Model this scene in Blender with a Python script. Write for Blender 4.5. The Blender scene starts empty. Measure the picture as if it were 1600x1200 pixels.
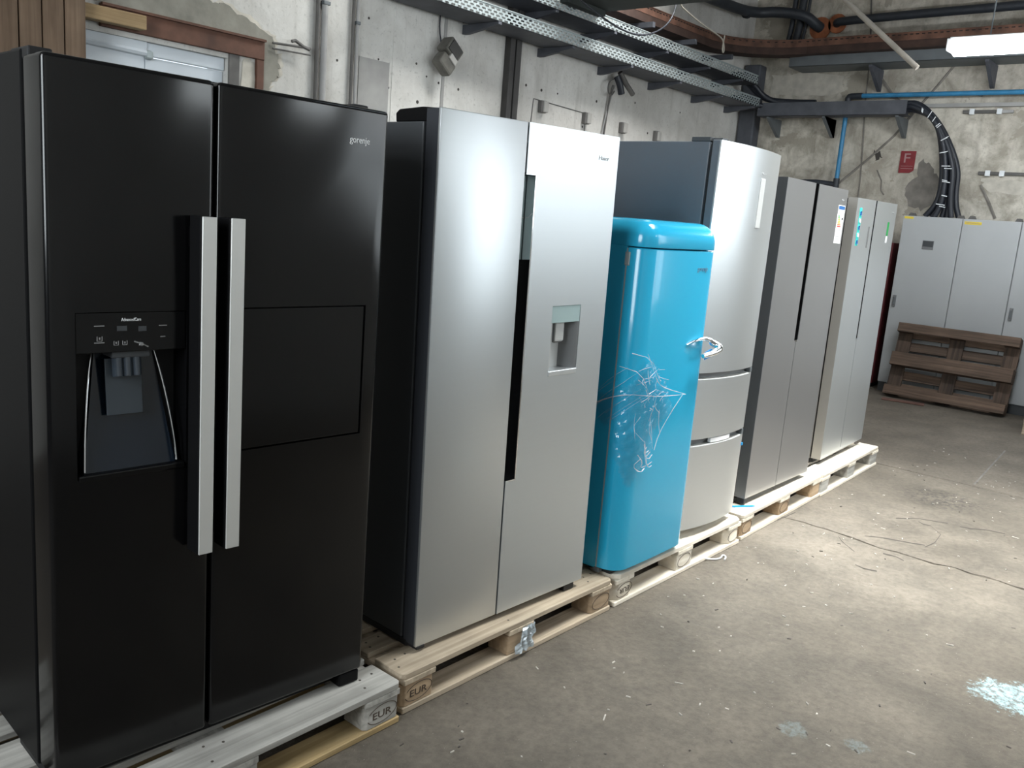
import bpy, bmesh, math, random
from mathutils import Vector, Matrix
random.seed(7)
S = bpy.context.scene
COL = S.collection

# ------------------------------------------------------------------ camera, world, light, exposure
cam_d = bpy.data.cameras.new('camera'); cam = bpy.data.objects.new('camera', cam_d); COL.objects.link(cam)
YAW, PITCH, ROLL, FPX = .6921, -.1912, .0785, 1363.14
fw = Vector((math.cos(PITCH)*math.cos(YAW), math.cos(PITCH)*math.sin(YAW), math.sin(PITCH)))
rt = fw.cross(Vector((0, 0, 1))).normalized(); up = rt.cross(fw)
r2 = rt*math.cos(ROLL) + up*math.sin(ROLL); u2 = -rt*math.sin(ROLL) + up*math.cos(ROLL)
M = Matrix((r2, u2, -fw)).transposed().to_4x4(); M.translation = Vector((-1.8822, -1.8657, 1.6396))
cam.matrix_world = M
cam_d.sensor_width = 36; cam_d.lens = 36*FPX/1600; cam_d.clip_start = .05
S.camera = cam

W = bpy.data.worlds.new('sky'); S.world = W; W.use_nodes = True
W.node_tree.nodes['Background'].inputs[0].default_value = (.80, .90, 1, 1)
W.node_tree.nodes['Background'].inputs[1].default_value = 1.0
S.view_settings.view_transform = 'Standard'; S.view_settings.look = 'None'
S.view_settings.gamma = 1; S.view_settings.use_curve_mapping = False
S.view_settings.exposure = 0.6

# openings: (x0, x1, z0, z1) in the wall opposite the fridges; (y0, y1, z0, z1) in the wall behind the camera
WY = -3.7
WIN = [(1.5, 2.5, 3.0, 3.4), (2.9, 4.8, 1.5, 3.7), (4.9, 6.8, 1.5, 3.7)]
BWIN = (-2.6, 1.4, 1.6, 3.9)
def daylight(loc, sx, sy, aim, watts, spread=180, col=(.95, .98, 1)):
    ld = bpy.data.lights.new('daylight', 'AREA'); ld.shape = 'RECTANGLE'; ld.size = sx; ld.size_y = sy
    ld.energy = watts; ld.color = col; ld.spread = math.radians(spread)
    lo = bpy.data.objects.new('daylight', ld); COL.objects.link(lo); lo.location = loc
    lo.rotation_euler = Vector(aim).to_track_quat('-Z', 'Z').to_euler()
for (a, b, z0, z1), watts, spread in zip(WIN, (12, 34, 34), (180, 180, 180)):
    daylight(((a+b)/2, WY-.14, (z0+z1)/2), b-a, z1-z0, (-.12, 1, -.22), watts, spread)
daylight((-5.14, (BWIN[0]+BWIN[1])/2, (BWIN[2]+BWIN[3])/2), BWIN[1]-BWIN[0], BWIN[3]-BWIN[2], (1, 0, -.1), 260)
SKY = [(1.8, 4.8, -2.1, -.3), (3.4, 6.0, 1.3, 2.7)]          # roof lights x0, x1, y0, y1
for (a, b, c, e), aim, watts, spread in zip(SKY, ((0, .10, -1), (-.25, .55, -1)), (142, 115), (68, 115)):
    daylight(((a+b)/2, (c+e)/2, 5.16), b-a, e-c, aim, watts, spread, (1, .975, .94))

# ------------------------------------------------------------------ materials
MAT = {}
def nodes(name):
    m = bpy.data.materials.new(name); m.use_nodes = True; MAT[name] = m
    nt = m.node_tree; b = nt.nodes['Principled BSDF']
    return m, nt, b
def plain(name, col, rough=.5, metal=0, spec=.5, noise=0, scale=20, bump=0, coat=0, emit=None):
    m, nt, b = nodes(name)
    b.inputs['Base Color'].default_value = (*col, 1); b.inputs['Roughness'].default_value = rough
    b.inputs['Metallic'].default_value = metal; b.inputs['Specular IOR Level'].default_value = spec
    b.inputs['Coat Weight'].default_value = coat
    if emit:
        b.inputs['Emission Color'].default_value = (*emit[0], 1); b.inputs['Emission Strength'].default_value = emit[1]
    if noise or bump:
        tc = nt.nodes.new('ShaderNodeTexCoord'); n = nt.nodes.new('ShaderNodeTexNoise')
        n.inputs['Scale'].default_value = scale; n.inputs['Detail'].default_value = 6
        nt.links.new(tc.outputs['Object'], n.inputs['Vector'])
        if noise:
            r = nt.nodes.new('ShaderNodeValToRGB')
            r.color_ramp.elements[0].position = .3; r.color_ramp.elements[1].position = .7
            r.color_ramp.elements[0].color = (*[c*(1-noise) for c in col], 1)
            r.color_ramp.elements[1].color = (*[min(1, c*(1+noise)) for c in col], 1)
            nt.links.new(n.outputs['Fac'], r.inputs['Fac']); nt.links.new(r.outputs['Color'], b.inputs['Base Color'])
        if bump:
            bp = nt.nodes.new('ShaderNodeBump'); bp.inputs['Strength'].default_value = bump; bp.inputs['Distance'].default_value = .01
            nt.links.new(n.outputs['Fac'], bp.inputs['Height']); nt.links.new(bp.outputs['Normal'], b.inputs['Normal'])
    return m
def steel(name, col, rough):
    m, nt, b = nodes(name)
    b.inputs['Metallic'].default_value = .85
    tc = nt.nodes.new('ShaderNodeTexCoord'); mp = nt.nodes.new('ShaderNodeMapping'); n = nt.nodes.new('ShaderNodeTexNoise')
    mp.inputs['Scale'].default_value = (.4, .4, 90); n.inputs['Scale'].default_value = 1; n.inputs['Detail'].default_value = 3
    nt.links.new(tc.outputs['Object'], mp.inputs[0]); nt.links.new(mp.outputs[0], n.inputs['Vector'])
    r = nt.nodes.new('ShaderNodeMapRange'); r.inputs[3].default_value = rough-.01; r.inputs[4].default_value = rough+.01
    nt.links.new(n.outputs['Fac'], r.inputs[0]); nt.links.new(r.outputs[0], b.inputs['Roughness'])
    c = nt.nodes.new('ShaderNodeMix'); c.data_type = 'RGBA'
    c.inputs[6].default_value = (*[x*.985 for x in col], 1); c.inputs[7].default_value = (*[min(1, x*1.015) for x in col], 1)
    nt.links.new(n.outputs['Fac'], c.inputs[0]); nt.links.new(c.outputs[2], b.inputs['Base Color'])
    return m
def wood(name, c0, c1, rough=.75, grain=1.0, tint=.25):
    """Grain runs along the object's local X; each board gets its own tone."""
    m, nt, b = nodes(name); b.inputs['Roughness'].default_value = rough
    tc = nt.nodes.new('ShaderNodeTexCoord'); oi = nt.nodes.new('ShaderNodeObjectInfo')
    mp = nt.nodes.new('ShaderNodeMapping'); mp.inputs['Scale'].default_value = (1.6, 38, 38)
    add = nt.nodes.new('ShaderNodeVectorMath'); add.operation = 'ADD'
    mul = nt.nodes.new('ShaderNodeVectorMath'); mul.operation = 'SCALE'; mul.inputs[0].default_value = (7, 5, 3)
    nt.links.new(oi.outputs['Random'], mul.inputs['Scale'])
    nt.links.new(tc.outputs['Object'], add.inputs[0]); nt.links.new(mul.outputs[0], add.inputs[1]); nt.links.new(add.outputs[0], mp.inputs[0])
    n = nt.nodes.new('ShaderNodeTexNoise'); n.inputs['Scale'].default_value = 1; n.inputs['Detail'].default_value = 6; n.inputs['Distortion'].default_value = .6
    nt.links.new(mp.outputs[0], n.inputs['Vector'])
    n2 = nt.nodes.new('ShaderNodeTexNoise'); n2.inputs['Scale'].default_value = 5; n2.inputs['Detail'].default_value = 4
    nt.links.new(add.outputs[0], n2.inputs['Vector'])
    r = nt.nodes.new('ShaderNodeValToRGB'); r.color_ramp.elements[0].position = .28; r.color_ramp.elements[1].position = .72
    r.color_ramp.elements[0].color = (*c0, 1); r.color_ramp.elements[1].color = (*c1, 1)
    nt.links.new(n.outputs['Fac'], r.inputs['Fac'])
    v = nt.nodes.new('ShaderNodeMapRange'); v.inputs[3].default_value = 1-tint; v.inputs[4].default_value = 1+tint*.6
    nt.links.new(oi.outputs['Random'], v.inputs[0])
    v2 = nt.nodes.new('ShaderNodeMapRange'); v2.inputs[1].default_value = .3; v2.inputs[2].default_value = .7; v2.inputs[3].default_value = .78; v2.inputs[4].default_value = 1.08
    nt.links.new(n2.outputs['Fac'], v2.inputs[0])
    mm = nt.nodes.new('ShaderNodeMath'); mm.operation = 'MULTIPLY'; nt.links.new(v.outputs[0], mm.inputs[0]); nt.links.new(v2.outputs[0], mm.inputs[1])
    hs = nt.nodes.new('ShaderNodeVectorMath'); hs.operation = 'SCALE'
    nt.links.new(r.outputs['Color'], hs.inputs[0]); nt.links.new(mm.outputs[0], hs.inputs['Scale'])
    nt.links.new(hs.outputs[0], b.inputs['Base Color'])
    bp = nt.nodes.new('ShaderNodeBump'); bp.inputs['Strength'].default_value = .35*grain; bp.inputs['Distance'].default_value = .004
    nt.links.new(n.outputs['Fac'], bp.inputs['Height']); nt.links.new(bp.outputs['Normal'], b.inputs['Normal'])
    return m

plain('black_gloss', (.004, .004, .0045), .16, spec=.42)
plain('black_satin', (.005, .005, .0055), .45, spec=.10)
plain('door_core', (.030, .033, .040), .45)
plain('niche_gloss', (.006, .012, .022), .10, spec=.7)  # blue tint stands for the bluish reflection on the niche back
plain('nozzle_gloss', (.035, .045, .058), .10, spec=.8)
plain('black_matte', (.010, .010, .011), .6)
plain('charcoal', (.055, .060, .066), .42)
plain('slate', (.115, .13, .15), .45)
plain('grey_side', (.17, .18, .19), .42, metal=.3)
plain('beige_reflect', (.40, .385, .36), .4, metal=.35)  # beige put in for what the furthest fridge's side reflects
plain('dark_gap', (.006, .006, .007), .7)
steel('steel', (.60, .63, .65), .38)
steel('steel_bright', (.72, .75, .77), .34)
steel('steel_dark', (.45, .455, .47), .33)
plain('handle_alu', (.80, .80, .78), .42, metal=.55)
plain('chrome', (.85, .86, .88), .08, metal=1)
plain('blue_enamel', (.022, .38, .62), .18, coat=.25, spec=.4)
plain('cyan_film', (.42, .55, .56), .25)
plain('dispenser_grey', (.58, .59, .59), .4)
plain('dispenser_dark', (.16, .165, .17), .35)
plain('paddle_slate', (.05, .062, .075), .35)
plain('silver_print', (.88, .89, .90), .45)
plain('faint_print', (.25, .25, .25), .5)
plain('grey_print', (.38, .39, .40), .45)
plain('teal_print', (.10, .25, .36), .5)
plain('white_plastic', (.80, .81, .82), .4)
plain('paper_white', (.85, .85, .86), .6)
plain('label_blue', (.02, .12, .35), .5); plain('label_teal', (.04, .55, .50), .5)
for n, c in dict(g1=(.01, .35, .08), g2=(.15, .45, .03), g3=(.45, .5, .02), g4=(.75, .6, .02), g5=(.75, .35, .02), g6=(.7, .15, .02), g7=(.6, .02, .02)).items():
    plain('label_'+n, c, .5)
plain('blue_tape', (.004, .17, .45), .4)
plain('blue_strap', (.01, .28, .62), .35)
plain('cabinet_grey', (.40, .415, .425), .45, noise=.03, scale=3)
plain('plinth', (.045, .05, .055), .5)
plain('yellow_sticker', (.72, .55, .05), .5)
plain('hose_red', (.11, .012, .018), .45)
plain('sign_red', (.20, .014, .020), .5, noise=.15, scale=14)
plain('sign_white', (.36, .22, .22), .5)
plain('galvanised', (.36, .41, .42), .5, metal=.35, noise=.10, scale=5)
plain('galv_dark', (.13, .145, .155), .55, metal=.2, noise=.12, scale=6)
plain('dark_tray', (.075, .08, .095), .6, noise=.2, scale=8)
plain('rust', (.115, .055, .036), .8, noise=.5, scale=7, bump=.3)
plain('rust_dark', (.045, .024, .018), .85, noise=.4, scale=8)
plain('rust_brown', (.11, .050, .032), .75, noise=.35, scale=9, bump=.3)
plain('flange_rust', (.38, .13, .055), .8, noise=.3, scale=14)
plain('girder', (.020, .026, .024), .7, noise=.3, scale=6)
plain('green_paint', (.012, .05, .04), .6)
plain('dark_pipe', (.028, .033, .042), .5, noise=.2, scale=12)
plain('cable_black', (.017, .020, .028), .45)
plain('tie_white', (.75, .78, .80), .5)
plain('blue_pipe', (.035, .21, .40), .45, noise=.15, scale=10)
plain('conduit', (.34, .335, .33), .55, noise=.15, scale=8)
plain('conduit_dark', (.10, .095, .09), .6, noise=.3, scale=8)
plain('post_steel', (.038, .036, .035), .55, noise=.3, scale=6)
plain('post_light', (.44, .44, .45), .5)
plain('pole_paint', (.40, .36, .31), .6, noise=.15, scale=10)
plain('cord_beige', (.45, .42, .36), .7)
plain('flood_body', (.12, .115, .10), .6, noise=.3, scale=15)
plain('flood_dark', (.03, .028, .025), .5)
plain('clip_plastic', (.40, .39, .37), .5); plain('clip_side', (.13, .125, .12), .6)
plain('cement', (.25, .24, .205), .9, noise=.20, scale=9, bump=.5)
plain('plaster_pale', (.50, .47, .41), .9, noise=.15, scale=12, bump=.4)
plain('plaster_dark', (.20, .185, .165), .9, noise=.3, scale=8, bump=.5)  # darker plaster tone for end wall cracks and patches
plain('door_board', (.62, .67, .72), .45, noise=.06, scale=4)
plain('wall_plate', (.34, .335, .325), .7, noise=.12, scale=7)
plain('hole_dark', (.05, .045, .04), .8)
plain('nail', (.07, .06, .05), .6)
plain('stamp_ink', (.07, .05, .035), .8)
plain('string_white', (.75, .76, .78), .5)
plain('debris_pale', (.50, .47, .42), .8, noise=.3, scale=40)
plain('debris_dark', (.09, .08, .07), .9)
plain('red_board', (.13, .065, .05), .85, noise=.3, scale=14)
plain('ceiling_paint', (.22, .22, .21), .9, noise=.1, scale=2)
plain('dark_wall', (.16, .155, .15), .9, noise=.2, scale=2)  # dark plaster tone of the wall behind the camera
plain('window_bar', (.12, .12, .12), .6)
plain('tube_glow', (1, 1, 1), .5, emit=((.93, .97, 1), 38))
plain('lamp_white', (.7, .71, .72), .4)
wood('wood_grey', (.30, .29, .265), (.60, .58, .54), tint=.15)
wood('wood_tan', (.36, .285, .20), (.66, .55, .42), tint=.18)
wood('wood_pale', (.70, .62, .50), (.90, .84, .74), tint=.12)
wood('wood_yellow', (.36, .25, .11), (.58, .43, .23), tint=.10)
wood('wood_orange', (.33, .23, .14), (.56, .41, .27), tint=.15)
wood('wood_old', (.055, .035, .025), (.185, .122, .085), tint=.45)
wood('wood_clad', (.12, .075, .045), (.215, .145, .095), tint=.22)
wood('wood_lintel', (.20, .13, .06), (.40, .28, .15), tint=.1)

def ramp(nt, fac, stops):
    r = nt.nodes.new('ShaderNodeValToRGB'); e = r.color_ramp.elements
    while len(e) < len(stops): e.new(.5)
    for el, (p, c) in zip(e, stops):
        el.position = p; el.color = (*c, 1)
    nt.links.new(fac, r.inputs['Fac']); return r.outputs['Color']
def noise(nt, vec, scale, detail=6, rough=.55, dist=0):
    n = nt.nodes.new('ShaderNodeTexNoise'); n.inputs['Scale'].default_value = scale; n.inputs['Detail'].default_value = detail
    n.inputs['Roughness'].default_value = rough; n.inputs['Distortion'].default_value = dist
    nt.links.new(vec, n.inputs['Vector']); return n.outputs['Fac']
def mixc(nt, fac, a, b, mode='MIX'):
    m = nt.nodes.new('ShaderNodeMix'); m.data_type = 'RGBA'; m.blend_type = mode
    for sock, v in ((m.inputs[0], fac), (m.inputs[6], a), (m.inputs[7], b)):
        if isinstance(v, (int, float)): sock.default_value = v
        elif isinstance(v, tuple): sock.default_value = (*v, 1)
        else: nt.links.new(v, sock)
    return m.outputs[2]
def bump(nt, b, h, strength, dist=.01):
    n = nt.nodes.new('ShaderNodeBump'); n.inputs['Strength'].default_value = strength; n.inputs['Distance'].default_value = dist
    nt.links.new(h, n.inputs['Height']); nt.links.new(n.outputs['Normal'], b.inputs['Normal'])

def plaster(name, c_lo, c_hi, stain, streak=1.0, patch=None, thresh=.62, lo=.30, hi=.68, bmp=.35):
    m, nt, b = nodes(name); b.inputs['Roughness'].default_value = .92; b.inputs['Specular IOR Level'].default_value = .2
    tc = nt.nodes.new('ShaderNodeTexCoord'); o = tc.outputs['Object']
    big = noise(nt, o, .8, 5, .6); mid = noise(nt, o, 4.5, 8, .65, .4); fine = noise(nt, o, 40, 4)
    col = ramp(nt, mid, [(lo, c_lo), (hi, c_hi)])
    st = ramp(nt, big, [(.38, (0, 0, 0)), (.70, (1, 1, 1))])
    col = mixc(nt, st, col, mixc(nt, .55, col, stain))
    mp = nt.nodes.new('ShaderNodeMapping'); mp.inputs['Scale'].default_value = (5, 5, .35); nt.links.new(o, mp.inputs[0])
    sk = ramp(nt, noise(nt, mp.outputs[0], 1.6, 5, .6), [(.52, (0, 0, 0)), (.75, (.5*streak,)*3)])
    col = mixc(nt, sk, col, stain)
    if patch:
        pm = ramp(nt, noise(nt, o, 1.3, 9, .68, .25), [(thresh, (0, 0, 0)), (thresh+.012, (1, 1, 1))])
        col = mixc(nt, pm, col, patch)
    sp = ramp(nt, fine, [(.25, (.6, .6, .6)), (.42, (1, 1, 1))])
    col = mixc(nt, .6, col, sp, 'MULTIPLY')
    nt.links.new(col, b.inputs['Base Color'])
    bump(nt, b, mid, bmp, .02)
    return m
plaster('plaster_left', (.60, .585, .555), (.74, .73, .70), (.33, .315, .29))
plaster('plaster_end', (.40, .37, .31), (.70, .66, .58), (.19, .17, .14), .8, patch=(.36, .33, .275), thresh=.57, lo=.38, hi=.60, bmp=.9)

plain('floor_pale', (.20, .19, .175), .9, noise=.3, scale=6)
def floor_mat():
    m, nt, b = nodes('floor_concrete'); tc = nt.nodes.new('ShaderNodeTexCoord'); o = tc.outputs['Object']
    big = noise(nt, o, .55, 5, .6, .3); mid = noise(nt, o, 3.2, 8, .65, .3); fine = noise(nt, o, 30, 6, .7); grit = noise(nt, o, 110, 3)
    col = ramp(nt, big, [(.30, (.092, .079, .064)), (.70, (.192, .170, .143))])
    col = mixc(nt, .75, col, ramp(nt, mid, [(.30, (.58, .57, .55)), (.66, (1.20, 1.18, 1.15))]), 'MULTIPLY')
    col = mixc(nt, .8, col, ramp(nt, fine, [(.30, (.68, .67, .66)), (.62, (1.10, 1.10, 1.10))]), 'MULTIPLY')
    sp = ramp(nt, grit, [(.70, (0, 0, 0)), (.76, (.75, .75, .75))])
    col = mixc(nt, sp, col, (.60, .57, .52))
    # spilled light-blue paint: three blots with ragged edges
    for (x, y, r, str_) in ((1.72, -1.46, .17, 1), (.87, -.95, .06, .22), (.93, -1.14, .05, .22), (1.95, -1.62, .16, .9)):
        v = nt.nodes.new('ShaderNodeVectorMath'); v.operation = 'DISTANCE'; v.inputs[1].default_value = (x, y, 0); nt.links.new(o, v.inputs[0])
        a = nt.nodes.new('ShaderNodeMath'); a.operation = 'MULTIPLY_ADD'; nt.links.new(noise(nt, o, 14, 8, .75), a.inputs[0]); a.inputs[1].default_value = r*2.2
        nt.links.new(v.outputs['Value'], a.inputs[2])
        k = ramp(nt, a.outputs[0], [(r*1.75, (str_,)*3), (r*1.95, (0, 0, 0))])
        k = mixc(nt, 1.0, k, ramp(nt, noise(nt, o, 38, 6, .7), [(.42, (.15, .15, .15)), (.56, (1, 1, 1))]), 'MULTIPLY'); col = mixc(nt, k, col, (.36, .52, .56))
    # scuffed rough patch
    v = nt.nodes.new('ShaderNodeVectorMath'); v.operation = 'DISTANCE'; v.inputs[1].default_value = (4.3, -.52, 0); nt.links.new(o, v.inputs[0])
    k = ramp(nt, v.outputs['Value'], [(.16, (1, 1, 1)), (.30, (0, 0, 0))])
    k2 = mixc(nt, 1.0, k, ramp(nt, noise(nt, o, 26, 5, .7), [(.48, (0, 0, 0)), (.56, (.8, .8, .8))]), 'MULTIPLY')
    col = mixc(nt, k2, col, (.05, .045, .04))
    nt.links.new(col, b.inputs['Base Color'])
    rr = nt.nodes.new('ShaderNodeMapRange'); rr.inputs[3].default_value = .55; rr.inputs[4].default_value = .95
    nt.links.new(mid, rr.inputs[0]); nt.links.new(rr.outputs[0], b.inputs['Roughness'])
    b.inputs['Specular IOR Level'].default_value = .35
    h = nt.nodes.new('ShaderNodeMath'); h.operation = 'ADD'; nt.links.new(mid, h.inputs[0]); nt.links.new(fine, h.inputs[1])
    bump(nt, b, h.outputs[0], .7, .014)
floor_mat()

def film_mat(name, haze):
    m = bpy.data.materials.new(name); m.use_nodes = True; MAT[name] = m; nt = m.node_tree; nt.nodes.clear()
    out = nt.nodes.new('ShaderNodeOutputMaterial'); t = nt.nodes.new('ShaderNodeBsdfTransparent'); g = nt.nodes.new('ShaderNodeBsdfGlossy')
    g.inputs['Roughness'].default_value = .12; d = nt.nodes.new('ShaderNodeBsdfDiffuse'); d.inputs[0].default_value = (.85, .9, .95, 1)
    lw = nt.nodes.new('ShaderNodeLayerWeight'); lw.inputs[0].default_value = .35
    s = nt.nodes.new('ShaderNodeMixShader'); s2 = nt.nodes.new('ShaderNodeMixShader')
    mr = nt.nodes.new('ShaderNodeMapRange'); mr.inputs[3].default_value = .02; mr.inputs[4].default_value = .5
    nt.links.new(lw.outputs['Fresnel'], mr.inputs[0]); nt.links.new(mr.outputs[0], s.inputs[0])
    nt.links.new(t.outputs[0], s.inputs[1]); nt.links.new(g.outputs[0], s.inputs[2])
    s2.inputs[0].default_value = haze; nt.links.new(s.outputs[0], s2.inputs[1]); nt.links.new(d.outputs[0], s2.inputs[2])
    nt.links.new(s2.outputs[0], out.inputs[0])
film_mat('film', .015); film_mat('film_glint', .32)
def glass_mat():
    m = bpy.data.materials.new('window_glass'); m.use_nodes = True; MAT['window_glass'] = m; nt = m.node_tree; nt.nodes.clear()
    out = nt.nodes.new('ShaderNodeOutputMaterial'); t = nt.nodes.new('ShaderNodeBsdfTransparent'); t.inputs[0].default_value = (.95, .97, .97, 1)
    g = nt.nodes.new('ShaderNodeBsdfGlossy'); g.inputs['Roughness'].default_value = .02; s = nt.nodes.new('ShaderNodeMixShader')
    lw = nt.nodes.new('ShaderNodeLayerWeight'); lw.inputs[0].default_value = .1; nt.links.new(lw.outputs['Fresnel'], s.inputs[0])
    nt.links.new(t.outputs[0], s.inputs[1]); nt.links.new(g.outputs[0], s.inputs[2]); nt.links.new(s.outputs[0], out.inputs[0])
glass_mat()

# ------------------------------------------------------------------ helpers
def tag(o, label=None, cat=None, group=None, kind=None):
    if label: o['label'] = label
    if cat: o['category'] = cat
    if group: o['group'] = group
    if kind: o['kind'] = kind
    return o
def thing(name, label, cat, loc=(0, 0, 0), rot=(0, 0, 0), group=None):
    o = bpy.data.objects.new(name, None); COL.objects.link(o); o.location = loc; o.rotation_euler = rot
    o.empty_display_size = .05
    return tag(o, label, cat, group)
def link(name, me, mat, parent=None, loc=(0, 0, 0), rot=(0, 0, 0)):
    o = bpy.data.objects.new(name, me); COL.objects.link(o); o.parent = parent; o.location = loc; o.rotation_euler = rot
    if mat and not me.materials: me.materials.append(MAT[mat])
    return o
class MB:
    def __init__(s): s.bm = bmesh.new()
    def box(s, x0, x1, y0, y1, z0, z1, bev=0, seg=2, edges=None):
        b = bmesh.new(); bmesh.ops.create_cube(b, size=1)
        for v in b.verts: v.co = Vector((x0+(v.co.x+.5)*(x1-x0), y0+(v.co.y+.5)*(y1-y0), z0+(v.co.z+.5)*(z1-z0)))
        if bev:
            es = [e for e in b.edges if edges is None or edges((e.verts[0].co+e.verts[1].co)/2, (e.verts[1].co-e.verts[0].co).normalized())]
            bmesh.ops.bevel(b, geom=es, offset=bev, segments=seg, profile=.5, affect='EDGES')
        s._add(b); return s
    def _add(s, b):
        me = bpy.data.meshes.new('t'); b.to_mesh(me); b.free(); s.bm.from_mesh(me); bpy.data.meshes.remove(me)
    def prism(s, pts, d0, d1, axis='y', bev=0, seg=2):
        """pts: polygon in the two other axes (x,z for 'y'; x,y for 'z'; y,z for 'x'), extruded along axis."""
        b = bmesh.new()
        def P(p, d): return {'y': (p[0], d, p[1]), 'z': (p[0], p[1], d), 'x': (d, p[0], p[1])}[axis]
        A = [b.verts.new(P(p, d0)) for p in pts]; B = [b.verts.new(P(p, d1)) for p in pts]
        n = len(pts); b.faces.new(A); b.faces.new(list(reversed(B)))
        for i in range(n): b.faces.new((A[i], B[i], B[(i+1) % n], A[(i+1) % n]))
        bmesh.ops.recalc_face_normals(b, faces=b.faces)
        if bev: bmesh.ops.bevel(b, geom=[e for e in b.edges], offset=bev, segments=seg, profile=.5, affect='EDGES')
        s._add(b); return s
    def holed(s, outer, hole, y0, y1, depth=None, bev=0):
        """slab (x0,x1,z0,z1) between y0 (front) and y1 (back) with a rectangular pocket of given depth."""
        X0, X1, Z0, Z1 = outer; a, c, e, g = hole; dy = y1 if depth is None else y0+depth
        b = bmesh.new(); V = lambda x, y, z: b.verts.new((x, y, z))
        of = [V(X0, y0, Z0), V(X1, y0, Z0), V(X1, y0, Z1), V(X0, y0, Z1)]; ob = [V(v.co.x, y1, v.co.z) for v in of]
        hf = [V(a, y0, e), V(c, y0, e), V(c, y0, g), V(a, y0, g)]; hb = [V(v.co.x, dy, v.co.z) for v in hf]
        for i in range(4):
            j = (i+1) % 4
            b.faces.new((of[i], of[j], hf[j], hf[i])); b.faces.new((hf[i], hf[j], hb[j], hb[i])); b.faces.new((of[j], of[i], ob[i], ob[j]))
        if depth is None:
            for i in range(4): b.faces.new((ob[i], ob[(i+1) % 4], hb[(i+1) % 4], hb[i]))
        else: b.faces.new(hb); b.faces.new(list(reversed(ob)))
        bmesh.ops.recalc_face_normals(b, faces=b.faces)
        if bev:
            os = set(of); es = [x for x in b.edges if (x.verts[0] in os and x.verts[1] in os) or (x.verts[0] in os and x.verts[1] in set(ob)) or (x.verts[1] in os and x.verts[0] in set(ob))]
            bmesh.ops.bevel(b, geom=es, offset=bev, segments=4, profile=.5, affect='EDGES')
        s._add(b); return s
    def tube(s, pts, r, seg=10, cap=True, smooth=0, rs=None):
        pts = [Vector(p) for p in pts]
        for _ in range(smooth):
            q = [pts[0]]
            for a, c in zip(pts, pts[1:]): q += [a*.75+c*.25, a*.25+c*.75]
            pts = q+[pts[-1]]
        b = bmesh.new(); rings = []; prev = None
        for i, p in enumerate(pts):
            t = (pts[min(i+1, len(pts)-1)]-pts[max(i-1, 0)]).normalized()
            n = prev if prev is not None else (Vector((0, 0, 1)) if abs(t.z) < .9 else Vector((1, 0, 0)))
            n = (n-t*n.dot(t)).normalized(); bi = t.cross(n); prev = n
            rr = r if rs is None else rs[min(len(rs)-1, int(i*len(rs)/len(pts)))]
            rings.append([b.verts.new(p+n*math.cos(2*math.pi*k/seg)*rr+bi*math.sin(2*math.pi*k/seg)*rr) for k in range(seg)])
        for a, c in zip(rings, rings[1:]):
            for k in range(seg): b.faces.new((a[k], a[(k+1) % seg], c[(k+1) % seg], c[k]))
        if cap: b.faces.new(list(reversed(rings[0]))); b.faces.new(rings[-1])
        bmesh.ops.recalc_face_normals(b, faces=b.faces)
        s._add(b); return s
    def loft(s, rings, closed=True, cap0=True, cap1=True):
        b = bmesh.new(); R = [[b.verts.new(p) for p in r] for r in rings]; n = len(rings[0])
        for a, c in zip(R, R[1:]):
            for k in range(n if closed else n-1): b.faces.new((a[k], a[(k+1) % n], c[(k+1) % n], c[k]))
        if closed and cap0: b.faces.new(list(reversed(R[0])))
        if closed and cap1: b.faces.new(R[-1])
        bmesh.ops.recalc_face_normals(b, faces=b.faces); s._add(b); return s
    def build(s, name, mat, parent=None, smooth=None, loc=(0, 0, 0), rot=(0, 0, 0)):
        me = bpy.data.meshes.new(name); s.bm.to_mesh(me); s.bm.free()
        if smooth is not None:
            me.polygons.foreach_set('use_smooth', [True]*len(me.polygons)); me.set_sharp_from_angle(angle=math.radians(smooth))
        return link(name, me, mat, parent, loc, rot)
def text(name, s, size, mat, parent, x, y, z, width=None, extr=.0006, rotz=0, face='-y', align='LEFT', shear=0, flip=False):
    """Lettering standing on a surface that faces -Y (or -X) of its parent; x,y,z = lower left of the text."""
    c = bpy.data.curves.new(name, 'FONT'); c.body = s; c.size = size; c.extrude = extr; c.align_x = align; c.shear = shear; c.resolution_u = 3
    t = bpy.data.objects.new('tmp', c); COL.objects.link(t)
    me = bpy.data.meshes.new_from_object(t.evaluated_get(bpy.context.evaluated_depsgraph_get()))
    bpy.data.objects.remove(t); bpy.data.curves.remove(c); me.name = name; me.materials.clear()
    xs = [v.co.x for v in me.vertices]; w = max(xs)-min(xs); k = (width/w) if width else 1; m0 = min(xs)
    for v in me.vertices:
        a, h, d = (v.co.x-m0)*k, v.co.y, v.co.z
        if flip: a, h = (width or w)-a, size*.7-h
        v.co = (a, -d, h) if face == '-y' else (-d, -a, h)
    return link(name, me, mat, parent, (x, y, z))

# ------------------------------------------------------------------ the setting
XL, XE, YL, YR, ZC = -5.0, 8.85, 3.52, -3.7, 5.0
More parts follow.
